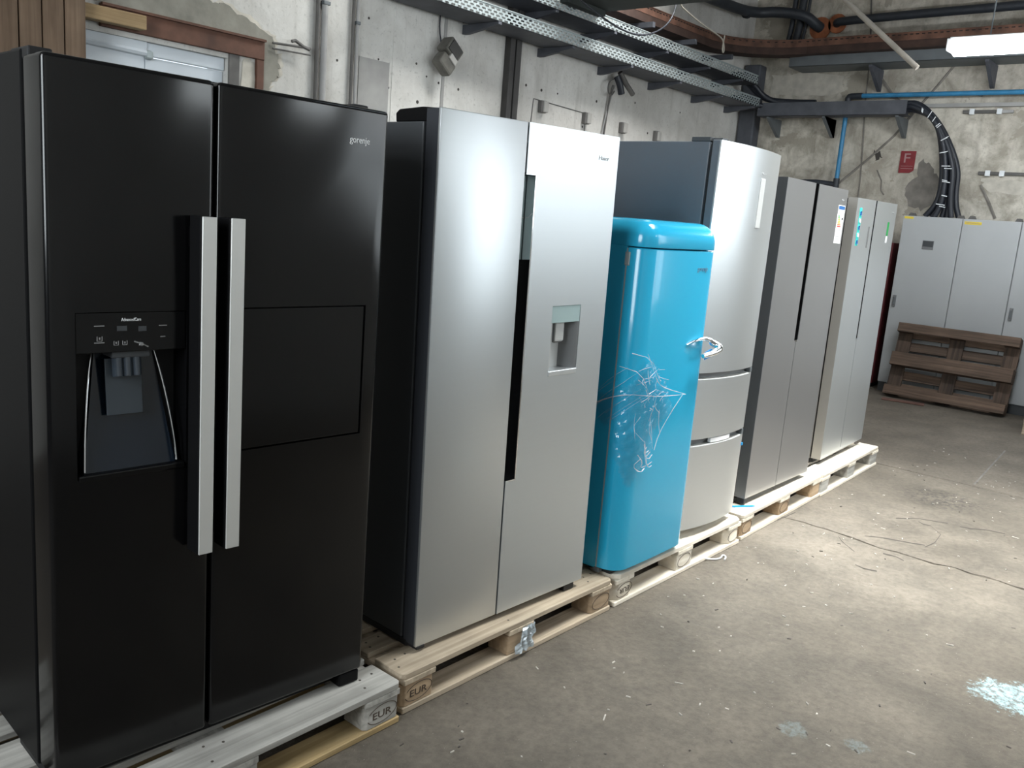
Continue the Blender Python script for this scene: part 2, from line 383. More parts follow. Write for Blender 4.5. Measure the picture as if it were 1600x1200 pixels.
# floor: two concrete pours with an open crack between them, a second joint further on
def floor():
    b = bmesh.new()
    crack = [(YL+.3, 3.05), (1.6, 3.03), (.6, 3.02), (.023, 3.016), (-.10, 3.030), (-.169, 3.021), (-.23, 3.027), (-.286, 3.018), (-.394, 3.006), (-.48, 2.985), (-.564, 2.968), (-.64, 2.985), (-.722, 2.98), (-.838, 2.970), (-.90, 3.0), (-.931, 3.006), (-1.01, 2.986), (-1.07, 2.998), (-1.136, 3.001), (-1.20, 2.985), (-1.259, 2.982), (-1.6, 2.96), (-2.4, 2.9), (YR-.3, 2.85)]
    joint = [(YL+.3, 4.9), (1.0, 4.89), (-.30, 4.875), (-.529, 4.87), (-.62, 4.868), (-.718, 4.861), (-.82, 4.862), (-.919, 4.855), (-1.3, 4.85), (YR-.3, 4.8)]
    def band(line, w):
        A, B = [], []
        for i, (y, x) in enumerate(line):
            ww = w*(.35+.9*random.random()) if -1.8 < y < .02 else w*.3
            A.append((x-ww/2, y)); B.append((x+ww/2, y))
        return A, B
    a0, a1 = band(crack, .030); j0, j1 = band(joint, .024)
    def sheet(P, Q, z0=0, z1=0):
        # P,Q polylines with possibly different point counts: bridge as one polygon
        f = [b.verts.new((x, y, z0)) for x, y in P]+[b.verts.new((x, y, z1)) for x, y in reversed(Q)]
        b.faces.new(f)
    left = [(XL-.3, YL+.3), (XL-.3, YR-.3)]; right = [(XE+.3, YL+.3), (XE+.3, YR-.3)]
    sheet(left, a0); sheet(a1, j0); sheet(j1, right)
    for A, B, d in ((a0, a1, .03), (j0, j1, .02)):
        mid = [((p[0]+q[0])/2, p[1]) for p, q in zip(A, B)]
        for L, sgn in ((A, 1), (B, -1)):
            for i in range(len(L)-1):
                p, q, r, s_ = L[i], L[i+1], mid[i+1], mid[i]
                b.faces.new([b.verts.new(v) for v in ((*p, 0), (*q, 0), (*r, -d), (*s_, -d))])
    bmesh.ops.triangulate(b, faces=b.faces[:])
    bmesh.ops.recalc_face_normals(b, faces=b.faces)
    for f in b.faces:
        if f.normal.z < 0: f.normal_flip()
    me = bpy.data.meshes.new('floor'); b.to_mesh(me); b.free()
    o = link('floor', me, 'floor_concrete'); tag(o, 'worn grey-brown concrete floor with a long crack', kind='structure')
    return o
FLOOR = floor()
def hairlines():
    for pts in HAIR:
        b = bmesh.new(); prev = None
        for i, (x, y) in enumerate(pts):
            ww = .004+.006*random.random(); a, c = b.verts.new((x-ww, y-ww*.4, .0008)), b.verts.new((x+ww, y+ww*.4, .0008))
            if prev: b.faces.new((prev[0], prev[1], c, a))
            prev = (a, c)
        me = bpy.data.meshes.new('hairline_crack'); b.to_mesh(me); b.free(); link('hairline_crack', me, 'hair_crack', FLOOR)
plain('hair_crack', (.05, .043, .036), .9)
HAIR = [[(3.10, -.43), (3.155, -.505), (3.17, -.55), (3.193, -.609), (3.21, -.66), (3.237, -.717)], [(3.204, -.727), (3.33, -.745), (3.521, -.728), (3.58, -.68), (3.636, -.644), (3.63, -.60), (3.657, -.565)],
        [(3.781, -.77), (3.80, -.83), (3.854, -.895), (3.879, -.994)], [(2.896, -.598), (2.90, -.63), (2.905, -.662), (2.88, -.709)], [(2.926, .02), (3.05, .015), (3.167, .01)], [(2.963, -.329), (2.90, -.37), (2.867, -.40), (2.791, -.479)],
        [(3.60, -.45), (3.72, -.55), (3.78, -.70)], [(2.6, -.55), (2.58, -.60), (2.60, -.66)]]
hairlines()
MB().box(0, 1.45, -.006, .006, 0, .001).build('chalk_line', 'floor_pale', FLOOR, loc=(4.93, -.588, 0), rot=(0, 0, .06))

def struct(o, label): return tag(o, label, kind='structure')
# left wall with a boarded doorway (opening x .06..1.69, z 0..2.52)
DX0, DX1, DZ = -.60, 1.44, 2.50
w = MB()
w.box(XL, DX0, YL, YL+.25, 0, ZC).box(DX1, XE+.25, YL, YL+.25, 0, ZC).box(DX0, DX1, YL, YL+.25, DZ, ZC)
WL = struct(w.build('wall_left', 'plaster_left'), 'stained pale grey plaster wall behind the row of fridges')
WE = struct(MB().box(XE, XE+.25, YR, YL, 0, ZC).build('wall_end', 'plaster_end'), 'flaking beige plaster wall behind the grey cabinets')
w = MB(); x = XL
for (a, b, z0, z1) in WIN:
    w.box(x, a, YR-.25, YR, 0, ZC).box(a, b, YR-.25, YR, 0, z0).box(a, b, YR-.25, YR, z1, ZC); x = b
w.box(x, XE+.25, YR-.25, YR, 0, ZC)
struct(w.build('wall_right', 'plaster_left'), 'plaster wall with windows opposite the fridges')
y0, y1, z0, z1 = BWIN
w = MB().box(XL-.25, XL, YR-.25, y0, 0, ZC).box(XL-.25, XL, y1, YL+.25, 0, ZC).box(XL-.25, XL, y0, y1, 0, z0).box(XL-.25, XL, y0, y1, z1, ZC)
struct(w.build('wall_back', 'dark_wall'), 'dark grey plaster wall behind the camera')
w = MB(); CY = [YR-.25, SKY[0][2], SKY[0][3], SKY[1][2], SKY[1][3], YL+.25]
for n_, (y0, y1) in enumerate(zip(CY, CY[1:])):
    if n_ in (1, 3): a, b = SKY[n_//2][:2]; w.box(XL-.25, a, y0, y1, ZC, ZC+.2).box(b, XE+.25, y0, y1, ZC, ZC+.2)
    else: w.box(XL-.25, XE+.25, y0, y1, ZC, ZC+.2)
struct(w.build('ceiling', 'ceiling_paint'), 'grey workshop ceiling with roof lights')
for n_, (a, b, c, e) in enumerate(SKY):
    win = MB()
    for i in range(4): x = a+i*(b-a)/3; win.box(x-.02, x+.02, c, e, ZC+.04, ZC+.08)
    for y in (c+.02, e-.02): win.box(a, b, y-.02, y+.02, ZC+.04, ZC+.08)
    wo = struct(win.build('window_%d' % (5+n_), 'window_bar'), 'steel framed roof light')
    for i in range(3): x = a+i*(b-a)/3; MB().box(x+.02, x+(b-a)/3-.02, c+.04, e-.04, ZC+.055, ZC+.06).build('pane', 'window_glass', wo)
for k, (a, c, z0, z1) in enumerate(WIN):
    win = MB(); n = 3 if c-a > 1 else 1
    for i in range(n+1): x = a+i*(c-a)/n; win.box(x-.02, x+.02, YR-.10, YR-.05, z0, z1)
    for z in (z0+.02, (z0+z1)/2, z1-.02): win.box(a, c, YR-.10, YR-.05, z-.02, z+.02)
    wo = struct(win.build('window_%d' % (k+1), 'window_bar'), 'steel framed window in the right wall')
    for i in range(n):
        x0 = a+i*(c-a)/n
        MB().box(x0+.02, x0+(c-a)/n-.02, YR-.08, YR-.075, z0+.04, z1-.04).build('pane', 'window_glass', wo)
y0, y1, z0, z1 = BWIN; win = MB()
for i in range(5): y = y0+i*(y1-y0)/4; win.box(XL-.10, XL-.05, y-.02, y+.02, z0, z1)
for z in (z0+.02, z1-.02): win.box(XL-.10, XL-.05, y0, y1, z-.02, z+.02)
wo = struct(win.build('window_4', 'window_bar'), 'steel framed window behind the camera')
for i in range(4):
    y = y0+i*(y1-y0)/4; MB().box(XL-.08, XL-.075, y+.02, y+(y1-y0)/4-.02, z0+.04, z1-.04).build('pane', 'window_glass', wo)

# boarded doorway in the left wall: steel lintel, side jamb, white boards, plank cladding
struct(MB().box(.60, 1.70, YL-.03, YL+.10, 2.53, 2.66, .004).box(.60, 1.70, YL-.05, YL-.03, 2.645, 2.66).build('trim_1', 'rust_brown'), 'brown steel lintel over the boarded doorway')
struct(MB().box(1.645, 1.70, YL-.025, YL+.02, 0, 2.53, .004).build('trim_2', 'rust_brown'), 'brown steel door jamb beside the peeling plaster')
struct(MB().box(DX1+.005, 1.52, YL-.012, YL+.05, 0, 2.53).build('trim_3', 'conduit_dark'), 'dark inner door jamb')
d = thing('door_1', 'pale blue-white boards closing the old doorway', None); d['kind'] = 'structure'
MB().box(.40, .895, YL+.04, YL+.07, 0, 2.43, .004).build('board', 'door_board', d)
MB().box(.90, 1.43, YL+.045, YL+.075, 0, 2.415, .004).build('board', 'door_board', d)
MB().box(-.6, .40, YL+.04, YL+.07, 0, 2.43, .004).build('board', 'door_board', d)
MB().tube([(.38, YL+.04, 2.445), (.9, YL+.035, 2.435)], .022, 8).box(.38, .9, YL+.02, YL+.06, 2.44, 2.50).build('rail', 'door_board', d, 40)
MB().box(.9, 1.435, YL+.03, YL+.06, 2.42, 2.50, .006).build('rail', 'door_board', d)
MB().box(.89, .945, YL+.02, YL+.05, 2.40, 2.455, .012).build('latch', 'galvanised', d)
lw = MB().box(-.275, .275, -.05, .03, -.04, .04, .006).build('timber_block', 'wood_lintel', None, loc=(.56, YL-.06, 2.585))
tag(lw, 'short squared timber laid under the brown steel lintel', 'timber')
cl = thing('plank_cladding', 'vertical brown wooden planks covering the doorway edge', 'cladding', (-.55, YL-.16, 0))
MB().box(-.06, 8*.118+.05, .016, .03, 0, 2.84).build('gap_shade', 'dark_gap', cl)  # dark sheet added as the shade seen between the planks
bm_w = .118; me = None
for k in range(9):
    x = k*bm_w
    o = MB().box(0, 2.85, -.014, .014, -bm_w/2+.004, bm_w/2-.004, .004).build('plank', 'wood_clad', cl, loc=(x, random.uniform(-.004, .004), 0), rot=(0, -math.pi/2, 0)) if me is None else link('plank', me, None, cl, (x, random.uniform(-.004, .004), 0), (0, -math.pi/2, 0))
    o.rotation_euler = Matrix(((0, 0, -1), (0, 1, 0), (1, 0, 0))).to_euler()
    me = o.data
# cement render round the doorway, with a ragged edge where the paint coat has come off
def ragged(pts, n=5, amp=.018):
    out = []
    for a, c in zip(pts, pts[1:]+pts[:1]):
        for i in range(n):
            t = i/n; out.append((a[0]+(c[0]-a[0])*t+random.uniform(-amp, amp), a[1]+(c[1]-a[1])*t+random.uniform(-amp, amp)))
    return out
top = [(.0, 2.95), (.55, 2.93), (.95, 2.90), (1.20, 2.86), (1.33, 2.82), (1.40, 2.83), (1.52, 2.78), (1.68, 2.74), (1.78, 2.70), (1.80, 2.60), (1.835, 2.53), (1.825, 2.45), (1.77, 2.40), (1.74, 2.33), (1.72, 2.20), (1.74, 1.9), (1.71, 1.6)]
edge = []
for a, c in zip(top, top[1:]):
    for i in range(4): t = i/4; edge.append((a[0]+(c[0]-a[0])*t+random.uniform(-.014, .014), a[1]+(c[1]-a[1])*t+random.uniform(-.012, .012)))
poly = edge+[(1.705, 1.6), (1.705, 2.665), (0, 2.665)]
MB().prism(poly, YL-.014, YL+.002, 'y').build('cement_render', 'cement', WL)
edge2 = [(x+.03+random.uniform(-.012, .02), z+.012+random.uniform(-.012, .016)) for x, z in edge]
b_ = bmesh.new(); A_ = [b_.verts.new((x, YL-.006, z)) for x, z in edge]; B_ = [b_.verts.new((x, YL-.001, z)) for x, z in edge2]
for k in range(len(A_)-1): b_.faces.new((A_[k], A_[k+1], B_[k+1], B_[k]))
bmesh.ops.recalc_face_normals(b_, faces=b_.faces); me_ = bpy.data.meshes.new('paint_edge'); b_.to_mesh(me_); b_.free(); link('paint_edge', me_, 'plaster_pale', WL)
MB().prism(ragged([(1.525, 2.10), (1.64, 2.10), (1.64, 2.50), (1.60, 2.53), (1.55, 2.50)], 4, .008), YL-.006, YL+.002, 'y').build('plaster_patch', 'plaster_pale', WL)
MB().box(2.53, 2.83, YL-.006, YL+.002, 2.27, 2.71).build('blanking_plate', 'wall_plate', WL)
h = MB()
for _ in range(26):
    x, z = random.uniform(2.2, 8.0), random.uniform(2.4, 3.2); r_ = random.uniform(.008, .016)
    h.tube([(x, YL-.002, z), (x, YL+.01, z)], r_, 7)
tag(h.build('anchor_holes', 'hole_dark', WL), kind='stuff')
# hatch outline between two plastic clips
hc = MB()
for a, c in (((4.60, 2.705), (5.43, 2.682)), ((4.60, 2.705), (4.578, 2.40)), ((5.43, 2.682), (5.43, 2.40))):
    hc.tube([(a[0], YL-.002, a[1]), (c[0], YL-.002, c[1])], .005, 5)
hc.build('hatch_edge', 'conduit_dark', WL)
# vertical joint strip in the wall
MB().box(3.40, 3.43, YL-.008, YL+.002, 0, ZC).build('joint_strip', 'wall_plate', WL)
MB().box(2.86, 2.98, YL-.006, YL+.002, 0, ZC).build('joint_strip', 'plaster_left', WL)

# ------------------------------------------------------------------ pallets
def eur_pallet(name, label, loc, yaw, deck='wood_pale', base=None, block=None, stamps=(), group='wooden pallets under the fridges', rot=None, cham=.012, nails=True):
    base = base or deck; block = block or deck
    t = thing(name, label, 'pallet', loc, rot or (0, 0, yaw), group)
    cache = {}
    def board(nm, L, Wd, H, x, y, z, mat, along='x', ch=0):
        key = (L, Wd, H, mat, ch)
        if key not in cache:
            m = MB()
            if ch: m.prism([(ch, 0), (L-ch, 0), (L, ch), (L, Wd), (0, Wd), (0, ch)], 0, H, 'z', .0025, 1)
            else: m.box(0, L, 0, Wd, 0, H, .003, 1)
            o = m.build(nm, mat, t); cache[key] = o.data
        else: o = link(nm, cache[key], None, t)
        if along == 'x': o.location = (x, y, z)
        else: o.location = (x+Wd, y, z); o.rotation_euler = (0, 0, math.pi/2)
        return o
    j = lambda a: random.uniform(-a, a)
    ys = [(0, .145), (.1864, .1), (.3275, .145), (.5136, .1), (.655, .145)]
    for i, (y, wd) in enumerate(ys): board('deck_board', 1.2, wd, .022, j(.003), y+j(.002), .122, deck, 'x', cham if i == 0 else 0)
    for x in (0, .5275, 1.055): board('cross_board', .8, .145, .022, x+j(.003), 0, .1, deck, 'y')
    for y, wd in ((0, .1), (.3275, .145), (.7, .1)):
        board('bottom_board', 1.2, wd, .022, j(.003), y, 0, base, 'x')
        for x in (0, .5275, 1.055): board('block', .145, wd, .078, x, y+(.004 if y == 0 else 0), .022, block, 'x', cham if y == 0 and x != .5275 else 0)
    if nails:
        m = MB()
        for y, wd in ys:
            for x in (0, .5275, 1.055):
                for dx, dy in ((.03, .3), (.1, .65), (.05, .7)):
                    px, py = x+dx+j(.012), y+wd*dy+j(.01); m.tube([(px, py, .1435), (px, py, .1447)], .0045, 6)
        tag(m.build('nail_heads', 'nail', t), kind='stuff')
    for (x, txt, upside) in stamps:
        s_ = MB(); n = 26; cx, cz, rx, rz = x+.0725, .062, .060, .030
        for k in range(n):
            if txt == 'EUR' and n*.42 < k < n*.52: continue
            a0, a1 = 2*math.pi*k/n, 2*math.pi*(k+1)/n
            P = lambda a: (cx+math.cos(a)*rx, .0032, cz+math.sin(a)*rz+.15*math.cos(a)*rz)
            s_.tube([P(a0), P(a1)], .0014, 4)
        so = s_.build('stamp_oval', 'stamp_ink', t)
        if txt: text('stamp_text', txt, .034, 'stamp_ink', so, cx-.038, .0034, cz-.013, .076, .0008, flip=upside)
    return t
PAL = [(-1.2839, -.0091, -.0027), (-.052, .0084, -.0075), (1.1828, 0, -.0011), (2.424, .0096, .0264), (3.628, .033, .030)]
eur_pallet('pallet', 'weathered grey wooden pallet under the black fridge, with yellow bottom board', (PAL[0][0], PAL[0][1], 0), PAL[0][2], 'wood_grey', 'wood_yellow', 'wood_grey', [(1.055, 'EUR', False)])
eur_pallet('pallet', 'brownish tan wooden pallet under the steel fridge with water dispenser', (PAL[1][0], PAL[1][1], 0), PAL[1][2], 'wood_tan', 'wood_tan', 'wood_orange', [(0, 'EUR', False), (1.055, '', False)])
eur_pallet('pallet', 'pale wooden pallet carrying the blue fridge and the three-door fridge', (PAL[2][0], PAL[2][1], 0), PAL[2][2], 'wood_pale', None, None, [(0, 'EUR', True), (.5275, '', False), (1.055, '', False)], cham=.03)
eur_pallet('pallet', 'pale clean pallet with orange-tinted blocks under the fridge with energy label', (PAL[3][0], PAL[3][1], 0), PAL[3][2], 'wood_pale', None, 'wood_orange', [(0, '', False), (.5275, '', False)])
eur_pallet('pallet', 'pale wooden pallet at the far end of the row, under the furthest fridge', (PAL[4][0], PAL[4][1], 0), PAL[4][2], 'wood_pale', None, 'wood_grey')
# pallet leaning on the cabinets, underside towards the viewer
lean = math.asin(.215/.8)
R = Matrix(((0, math.sin(lean), math.cos(lean)), (1, 0, 0), (0, math.cos(lean), -math.sin(lean))))   # local x -> +Y, local y -> up and back, local z (deck) -> +X
eur_pallet('pallet', 'dark old wooden pallet leaning upright against the grey electrical cabinets', (7.988, -.155, .042), 0, 'wood_old', group='spare pallets near the cabinets', rot=R.to_euler(), nails=False)

# ------------------------------------------------------------------ fridges
def fridge(name, label, loc, yaw, ln, group='fridges standing in a row'):
    return thing(name, label, 'fridge', loc, (0, ln, yaw), group)
def feet(t, w, ln, y0, y1, r=.018, h=.04, mat='black_matte'):
    """Levelling feet: each is screwed out as far as it needs to stand on the pallet."""
    for x in (.05, w-.05):
        for y in (y0, y1):
            zb = x*math.sin(ln)+.001
            MB().tube([(x, y, zb), (x, y, zb+.012), (x, y, zb+.012), (x, y, h)], r, 12, rs=[r, r, r*.5, r*.5]).build('foot', mat, t, 40)

# --- 1: black side-by-side with ice dispenser and home bar
w, H, ln = .912, 1.755, .0026
t = fridge('american_fridge', 'black glossy side-by-side fridge with ice dispenser and two long silver handles', (-1.0876, .1319, .144), -.0614, ln)
MB().box(0, w, .125, .72, .035, 1.768, .006).build('body', 'black_satin', t)
MB().box(.02, w-.02, .07, .125, .03, 1.74).build('door_gasket', 'dark_gap', t)
MB().box(.01, w-.01, .055, .30, .0035, .034, .004).build('base_grille', 'black_matte', t)
MB().box(.83, .905, .005, .06, .004, .045, .006).build('bracket_foot', 'black_satin', t)
for x in (0, .85): MB().box(x+.004, x+.055, .09, .20, 1.745, 1.772, .004).build('hinge_cover', 'black_matte', t)
fr = (lambda mid, d: abs(d.z) > .9 and mid.y < .05)
ld_ = MB().holed((0, .388, .045, H), (.060, .3215, .812, 1.205), 0, .105, .085, .012).build('door', 'black_gloss', t, 35)
# control panel fills the top of the pocket
cp = MB().box(.0615, .320, .002, .06, 1.110, 1.2035, .002).build('control_panel', 'black_gloss', ld_)
text('panel_lettering', 'AdvancedCare', .011, 'silver_print', ld_, .163, .0015, 1.183, .046)
for (x, z, wd) in ((.1015, 1.172, .023), (.1015, 1.133, .023), (.252, 1.169, .020), (.256, 1.142, .012)):
    MB().box(x, x+wd, .0012, .0022, z, z+.0022).build('panel_mark', 'faint_print', ld_)
def ring(x, z, s_, nm='panel_icon'):
    m = MB()
    for a, c in (((0, 0), (1, 0)), ((1, 0), (1, 1)), ((0, 1), (0, 0))): m.tube([(x+a[0]*s_, .0015, z+a[1]*s_), (x+c[0]*s_, .0015, z+c[1]*s_)], .0007, 4)
    m.box(x+s_*.35, x+s_*.65, .0010, .0020, z+s_*.3, z+s_*.8); return m.build(nm, 'faint_print', ld_)
ring(.108, 1.138, .011); ring(.146, 1.127, .010); ring(.166, 1.127, .010)
MB().box(.153, .176, .0012, .0022, 1.160, 1.172).build('panel_display', 'charcoal', ld_); MB().box(.203, .222, .0012, .0022, 1.158, 1.170).build('panel_display', 'charcoal', ld_)
MB().tube([(.193, .0015, 1.134), (.21, .0015, 1.128), (.226, .0015, 1.120)], .0018, 5).tube([(.205, .0015, 1.128), (.213, .0015, 1.126)], .0045, 6).build('panel_smudge', 'faint_print', ld_)
# niche: sloped glossy back with raised edges in chrome to stand for window highlights, chute, paddle, drip tray
MB().loft([[(.080, .014, .822), (.300, .014, .822), (.300, .084, .822), (.080, .084, .822)], [(.125, .068, 1.105), (.262, .068, 1.105), (.262, .084, 1.105), (.125, .084, 1.105)]]).build('niche_back', 'niche_gloss', ld_)
for x0, x1 in ((.078, .118), (.300, .268)):
    MB().tube([(x0, .006, .828), (x0+(x1-x0)*.12, .016, .90), (x0+(x1-x0)*.55, .045, 1.02), (x1, .066, 1.10)], .0032, 10, smooth=2).build('niche_edge', 'chrome', ld_, 60)
MB().box(.145, .235, .010, .07, 1.094, 1.112, .003).build('chute_cover', 'charcoal', ld_)
MB().prism([(.020, .955), (.026, .955), (.040, 1.09), (.034, 1.09)], .137, .222, 'x', .001, 1).build('paddle', 'paddle_slate', ld_)
for x in (.160, .182, .204): MB().tube([(x, .022, 1.094), (x, .016, 1.050)], .0125, 12).build('nozzle', 'nozzle_gloss', ld_, 60)
MB().box(.063, .319, -.004, .08, .805, .822, .004).build('drip_tray', 'black_gloss', ld_)
rd = MB().holed((.396, w, .045, H), (.472, .861, .826, 1.209), 0, .105, .02, .012).build('door', 'black_gloss', t, 35)
MB().box(.4755, .8575, .0015, .019, .8295, 1.2055, .003).build('home_bar_door', 'black_gloss', rd)
text('logo', 'gorenje', .026, 'silver_print', t, .781, -.0004, 1.658, .066)
for k, (x, dr) in enumerate(((.321, ld_), (.395, rd))):
    hd = MB().box(x, x+.040, -.066, -.010, .590, 1.436, .003).build('handle', 'black_satin', dr)
    MB().box(x+.003, x+.040, -.0705, -.066, .590, 1.436, .001, 1).build('handle_strip', 'handle_alu', hd)
    for z in (.66, 1.36): MB().box(x+.008, x+.032, -.0105, .001, z, z+.05, .002).build('standoff', 'black_matte', hd)
feet(t, w, ln, .20, .66)

# --- 2: steel side-by-side with slim handle channel and water dispenser
w, ln = .9036, -.0154
t = fridge('american_fridge', 'brushed steel side-by-side fridge with water dispenser and black sides', (.0721, .0893, .144), -.0475, ln)
MB().box(0, w, .078, .70, .03, 1.757, .004).build('body', 'charcoal', t)
MB().box(.015, w-.015, .06, .08, .03, 1.75).build('door_gasket', 'dark_gap', t)
MB().box(0, w, .05, .3, .006, .03, .003).build('base_grille', 'black_matte', t)
hc = MB().prism([(.03, 1.757), (.225, 1.757), (.228, 1.785), (.210, 1.797), (.10, 1.802), (.03, 1.797)], .01, .16, 'x', .004, 2).build('hinge_cover', 'black_satin', t)
MB().prism([(.03, 1.757), (.225, 1.757), (.228, 1.785), (.210, 1.797), (.10, 1.802), (.03, 1.797)], w-.16, w-.01, 'x', .004, 2).build('hinge_cover', 'black_satin', t)
dl = MB().box(.001, .390, .010, .066, .022, 1.795).build('door', 'door_core', t)
MB().box(0, .391, 0, .012, .020, 1.797, .003, 2).build('door_skin', 'steel', dl, 35)
notch = [(.398, .020), (w, .020), (w, 1.797), (.398, 1.797), (.398, 1.628), (.449, 1.628), (.449, .540), (.398, .540)]
dr = MB().prism([(.399, .022), (.590, .022), (.590, 1.795), (.399, 1.795), (.399, 1.63), (.448, 1.63), (.448, .538), (.399, .538)], .012, .066, 'y').box(.75, w-.001, .012, .066, .022, 1.795).box(.59, .75, .012, .066, .022, .912).box(.59, .75, .012, .066, 1.172, 1.795).box(.59, .75, .060, .066, .912, 1.172).build('door', 'black_matte', t)
# steel skin with handle notch and dispenser window
sk = MB(); D = (.588, .752, .912, 1.172)
sk.prism([(.398, .020), (D[0], .020), (D[0], 1.797), (.398, 1.797), (.398, 1.628), (.449, 1.628), (.449, .540), (.398, .540)], 0, .012, 'y')
sk.box(D[1], w, 0, .012, .020, 1.797).box(D[0], D[1], 0, .012, .020, D[2]).box(D[0], D[1], 0, .012, D[3], 1.797)
me_s = sk.build('door_skin', 'steel', dr)
bmx = bmesh.new(); bmx.from_mesh(me_s.data); bmesh.ops.remove_doubles(bmx, verts=bmx.verts, dist=1e-5)
bmx.to_mesh(me_s.data); bmx.free()
ch = MB().box(.392, .449, .045, .060, .540, 1.628).build('handle_channel', 'black_satin', dr)
MB().box(.3925, .441, .040, .0455, 1.337, 1.624).build('protective_film', 'cyan_film', dr)
MB().tube([(.396, .0395, 1.50), (.41, .0385, 1.495), (.425, .0385, 1.484), (.440, .0392, 1.481)], .0012, 5).build('film_tear', 'paper_white', dr)
MB().box(.4445, .450, -.001, .046, .536, 1.632, .001, 1).box(.397, .450, -.001, .046, 1.626, 1.632, .001, 1).box(.397, .450, -.001, .046, .536, .5415, .001, 1).build('handle_trim', 'chrome', dr)
MB().box(D[0], D[1], .002, .02, 1.108, D[3]-.001, .001, 1).build('dispenser_panel', 'cyan_film', dr)
MB().box(D[0], D[1], .056, .06, D[2], 1.108).build('dispenser_back', 'dispenser_grey', dr)
MB().prism([(.752, .002), (.752, .058), (.700, .058), (.712, .045), (.730, .010), (.742, .002)], D[2]+.018, 1.108, 'z').build('dispenser_cheek', 'dispenser_dark', dr, 40)
MB().box(.589, .594, .002, .058, D[2], 1.108).build('dispenser_cheek', 'dispenser_grey', dr)
pd = MB().box(.628, .682, .020, .028, 1.030, 1.108, .006).build('paddle', 'dispenser_dark', dr)
MB().box(.633, .682, .017, .0205, 1.037, 1.108, .004).build('paddle_face', 'dispenser_grey', dr)
MB().box(D[0], D[1], -.004, .056, D[2]-.002, D[2]+.018, .003).build('drip_tray', 'steel_bright', dr)
text('logo', 'Haier', .022, 'grey_print', t, .786, -.0004, 1.706, .062)
MB().box(.004, .04, -.002, .05, .010, .022, .002).build('hinge_plate', 'black_matte', t); MB().box(.80, .86, .005, .05, .004-.013, .022, .002).build('hinge_plate', 'black_matte', t)
feet(t, w, ln, .10, .64)

# --- 3: blue retro fridge
w, ln = .596, 0
t = fridge('retro_fridge', 'sky blue rounded retro fridge with chrome handle', (1.136, 0, .144), 0, ln)
def plan(y_lo, y_hi, inset=0, r=.085, bow=.007):
    """Outline from above: straight sides, rounded and slightly bowed front; cut at y_hi (back) and y_lo (front part only)."""
    P = []; n = 10; x0, x1 = inset, w-inset; yf = y_lo+inset; rr = max(.012, r-inset)
    def bowy(x): u = (x-w/2)/(w/2); return bow*(u*u)
    for k in range(n+1):
        a = math.pi+(math.pi/2)*k/n; P.append((x0+rr+rr*math.cos(a), yf+bowy(x0+rr)+rr+rr*math.sin(a)))
    for k in range(1, 12):
        x = x0+rr+(x1-x0-2*rr)*k/12; P.append((x, yf+bowy(x)))
    for k in range(n+1):
        a = -math.pi/2+(math.pi/2)*k/n; P.append((x1-rr+rr*math.cos(a), yf+bowy(x1-rr)+rr+rr*math.sin(a)))
    return P+[(x1, y_hi), (x0, y_hi)]
def rounded_stack(y_lo, y_hi, z0, z1, r_top, r_bot, backround=False, n=9):
    rings = []
    def ringat(z, ins):
        return [(x, y, z) for x, y in plan(y_lo, y_hi-(ins if backround else 0), ins)]
    if r_bot:
        for k in range(4): a = math.pi/2*k/4; rings.append(ringat(z0+r_bot*(1-math.sin(a)), r_bot*(1-math.cos(a))) if 0 else ringat(z0+r_bot*math.sin(a)*0+r_bot*(k/4), r_bot*(1-math.sin(math.acos(1-k/4)))))
    rings.append(ringat(z0+r_bot, 0)); rings.append(ringat(z1-r_top, 0))
    for k in range(1, n+1):
        a = math.pi/2*k/n; rings.append(ringat(z1-r_top+r_top*math.sin(a), r_top*(1-math.cos(a))))
    return rings
DOORF = -.022
MB().loft(rounded_stack(DOORF, .083, .028, 1.404, .006, .006, n=3)).build('door', 'blue_enamel', t, 40)
bod = MB().box(0, w, .088, .64, .022, 1.41, .004).build('body', 'blue_enamel', t, 35)
MB().loft(rounded_stack(DOORF-.002, .64, 1.408, 1.520, .085, .004, True)).build('top_cap', 'blue_enamel', t, 60)
MB().box(.006, w-.006, .06, .09, .03, 1.405).build('door_gasket', 'dark_gap', t)
MB().box(-.0015, .004, .0825, .0885, .03, 1.40).build('hinge_strip', 'galvanised', t)
MB().box(-.004, .02, .070, .094, 1.33, 1.385, .003).build('hinge', 'galvanised', t)
MB().box(.0, .03, .07, .10, .006, .03, .003).build('hinge', 'galv_dark', t)
MB().box(.03, w-.03, .03, .3, .004, .03, .004).build('base_grille', 'black_matte', t)
text('logo', 'gorenje', .030, 'teal_print', t, .400, DOORF+.0006, 1.318, .092)
hz = .968
hd = MB().loft([[(x+.0*k, y+dy, z+dz) for (dy, dz) in ((-.007, -h_), (.007, -h_), (.009, 0), (.007, h_), (-.007, h_), (-.010, 0))] for k, (x, y, z, h_) in enumerate(((.375, DOORF+.004, hz+.030, .002), (.42, DOORF-.002, hz+.042, .004), (.47, DOORF-.006, hz+.050, .006), (.52, DOORF-.010, hz+.050, .008), (.56, DOORF-.016, hz+.040, .011), (.578, DOORF-.022, hz+.026, .012)))]).build('handle_mount', 'chrome', t, 50)
MB().tube([(.575, DOORF-.022, hz+.030), (.587, DOORF-.050, hz+.018), (.570, DOORF-.066, hz+.006), (.520, DOORF-.060, hz-.008), (.455, DOORF-.045, hz-.020)], .012, 12, smooth=2, rs=[.016, .016, .015, .014, .012, .010]).build('handle_lever', 'chrome', t, 60)
feet(t, w, ln, .14, .58)
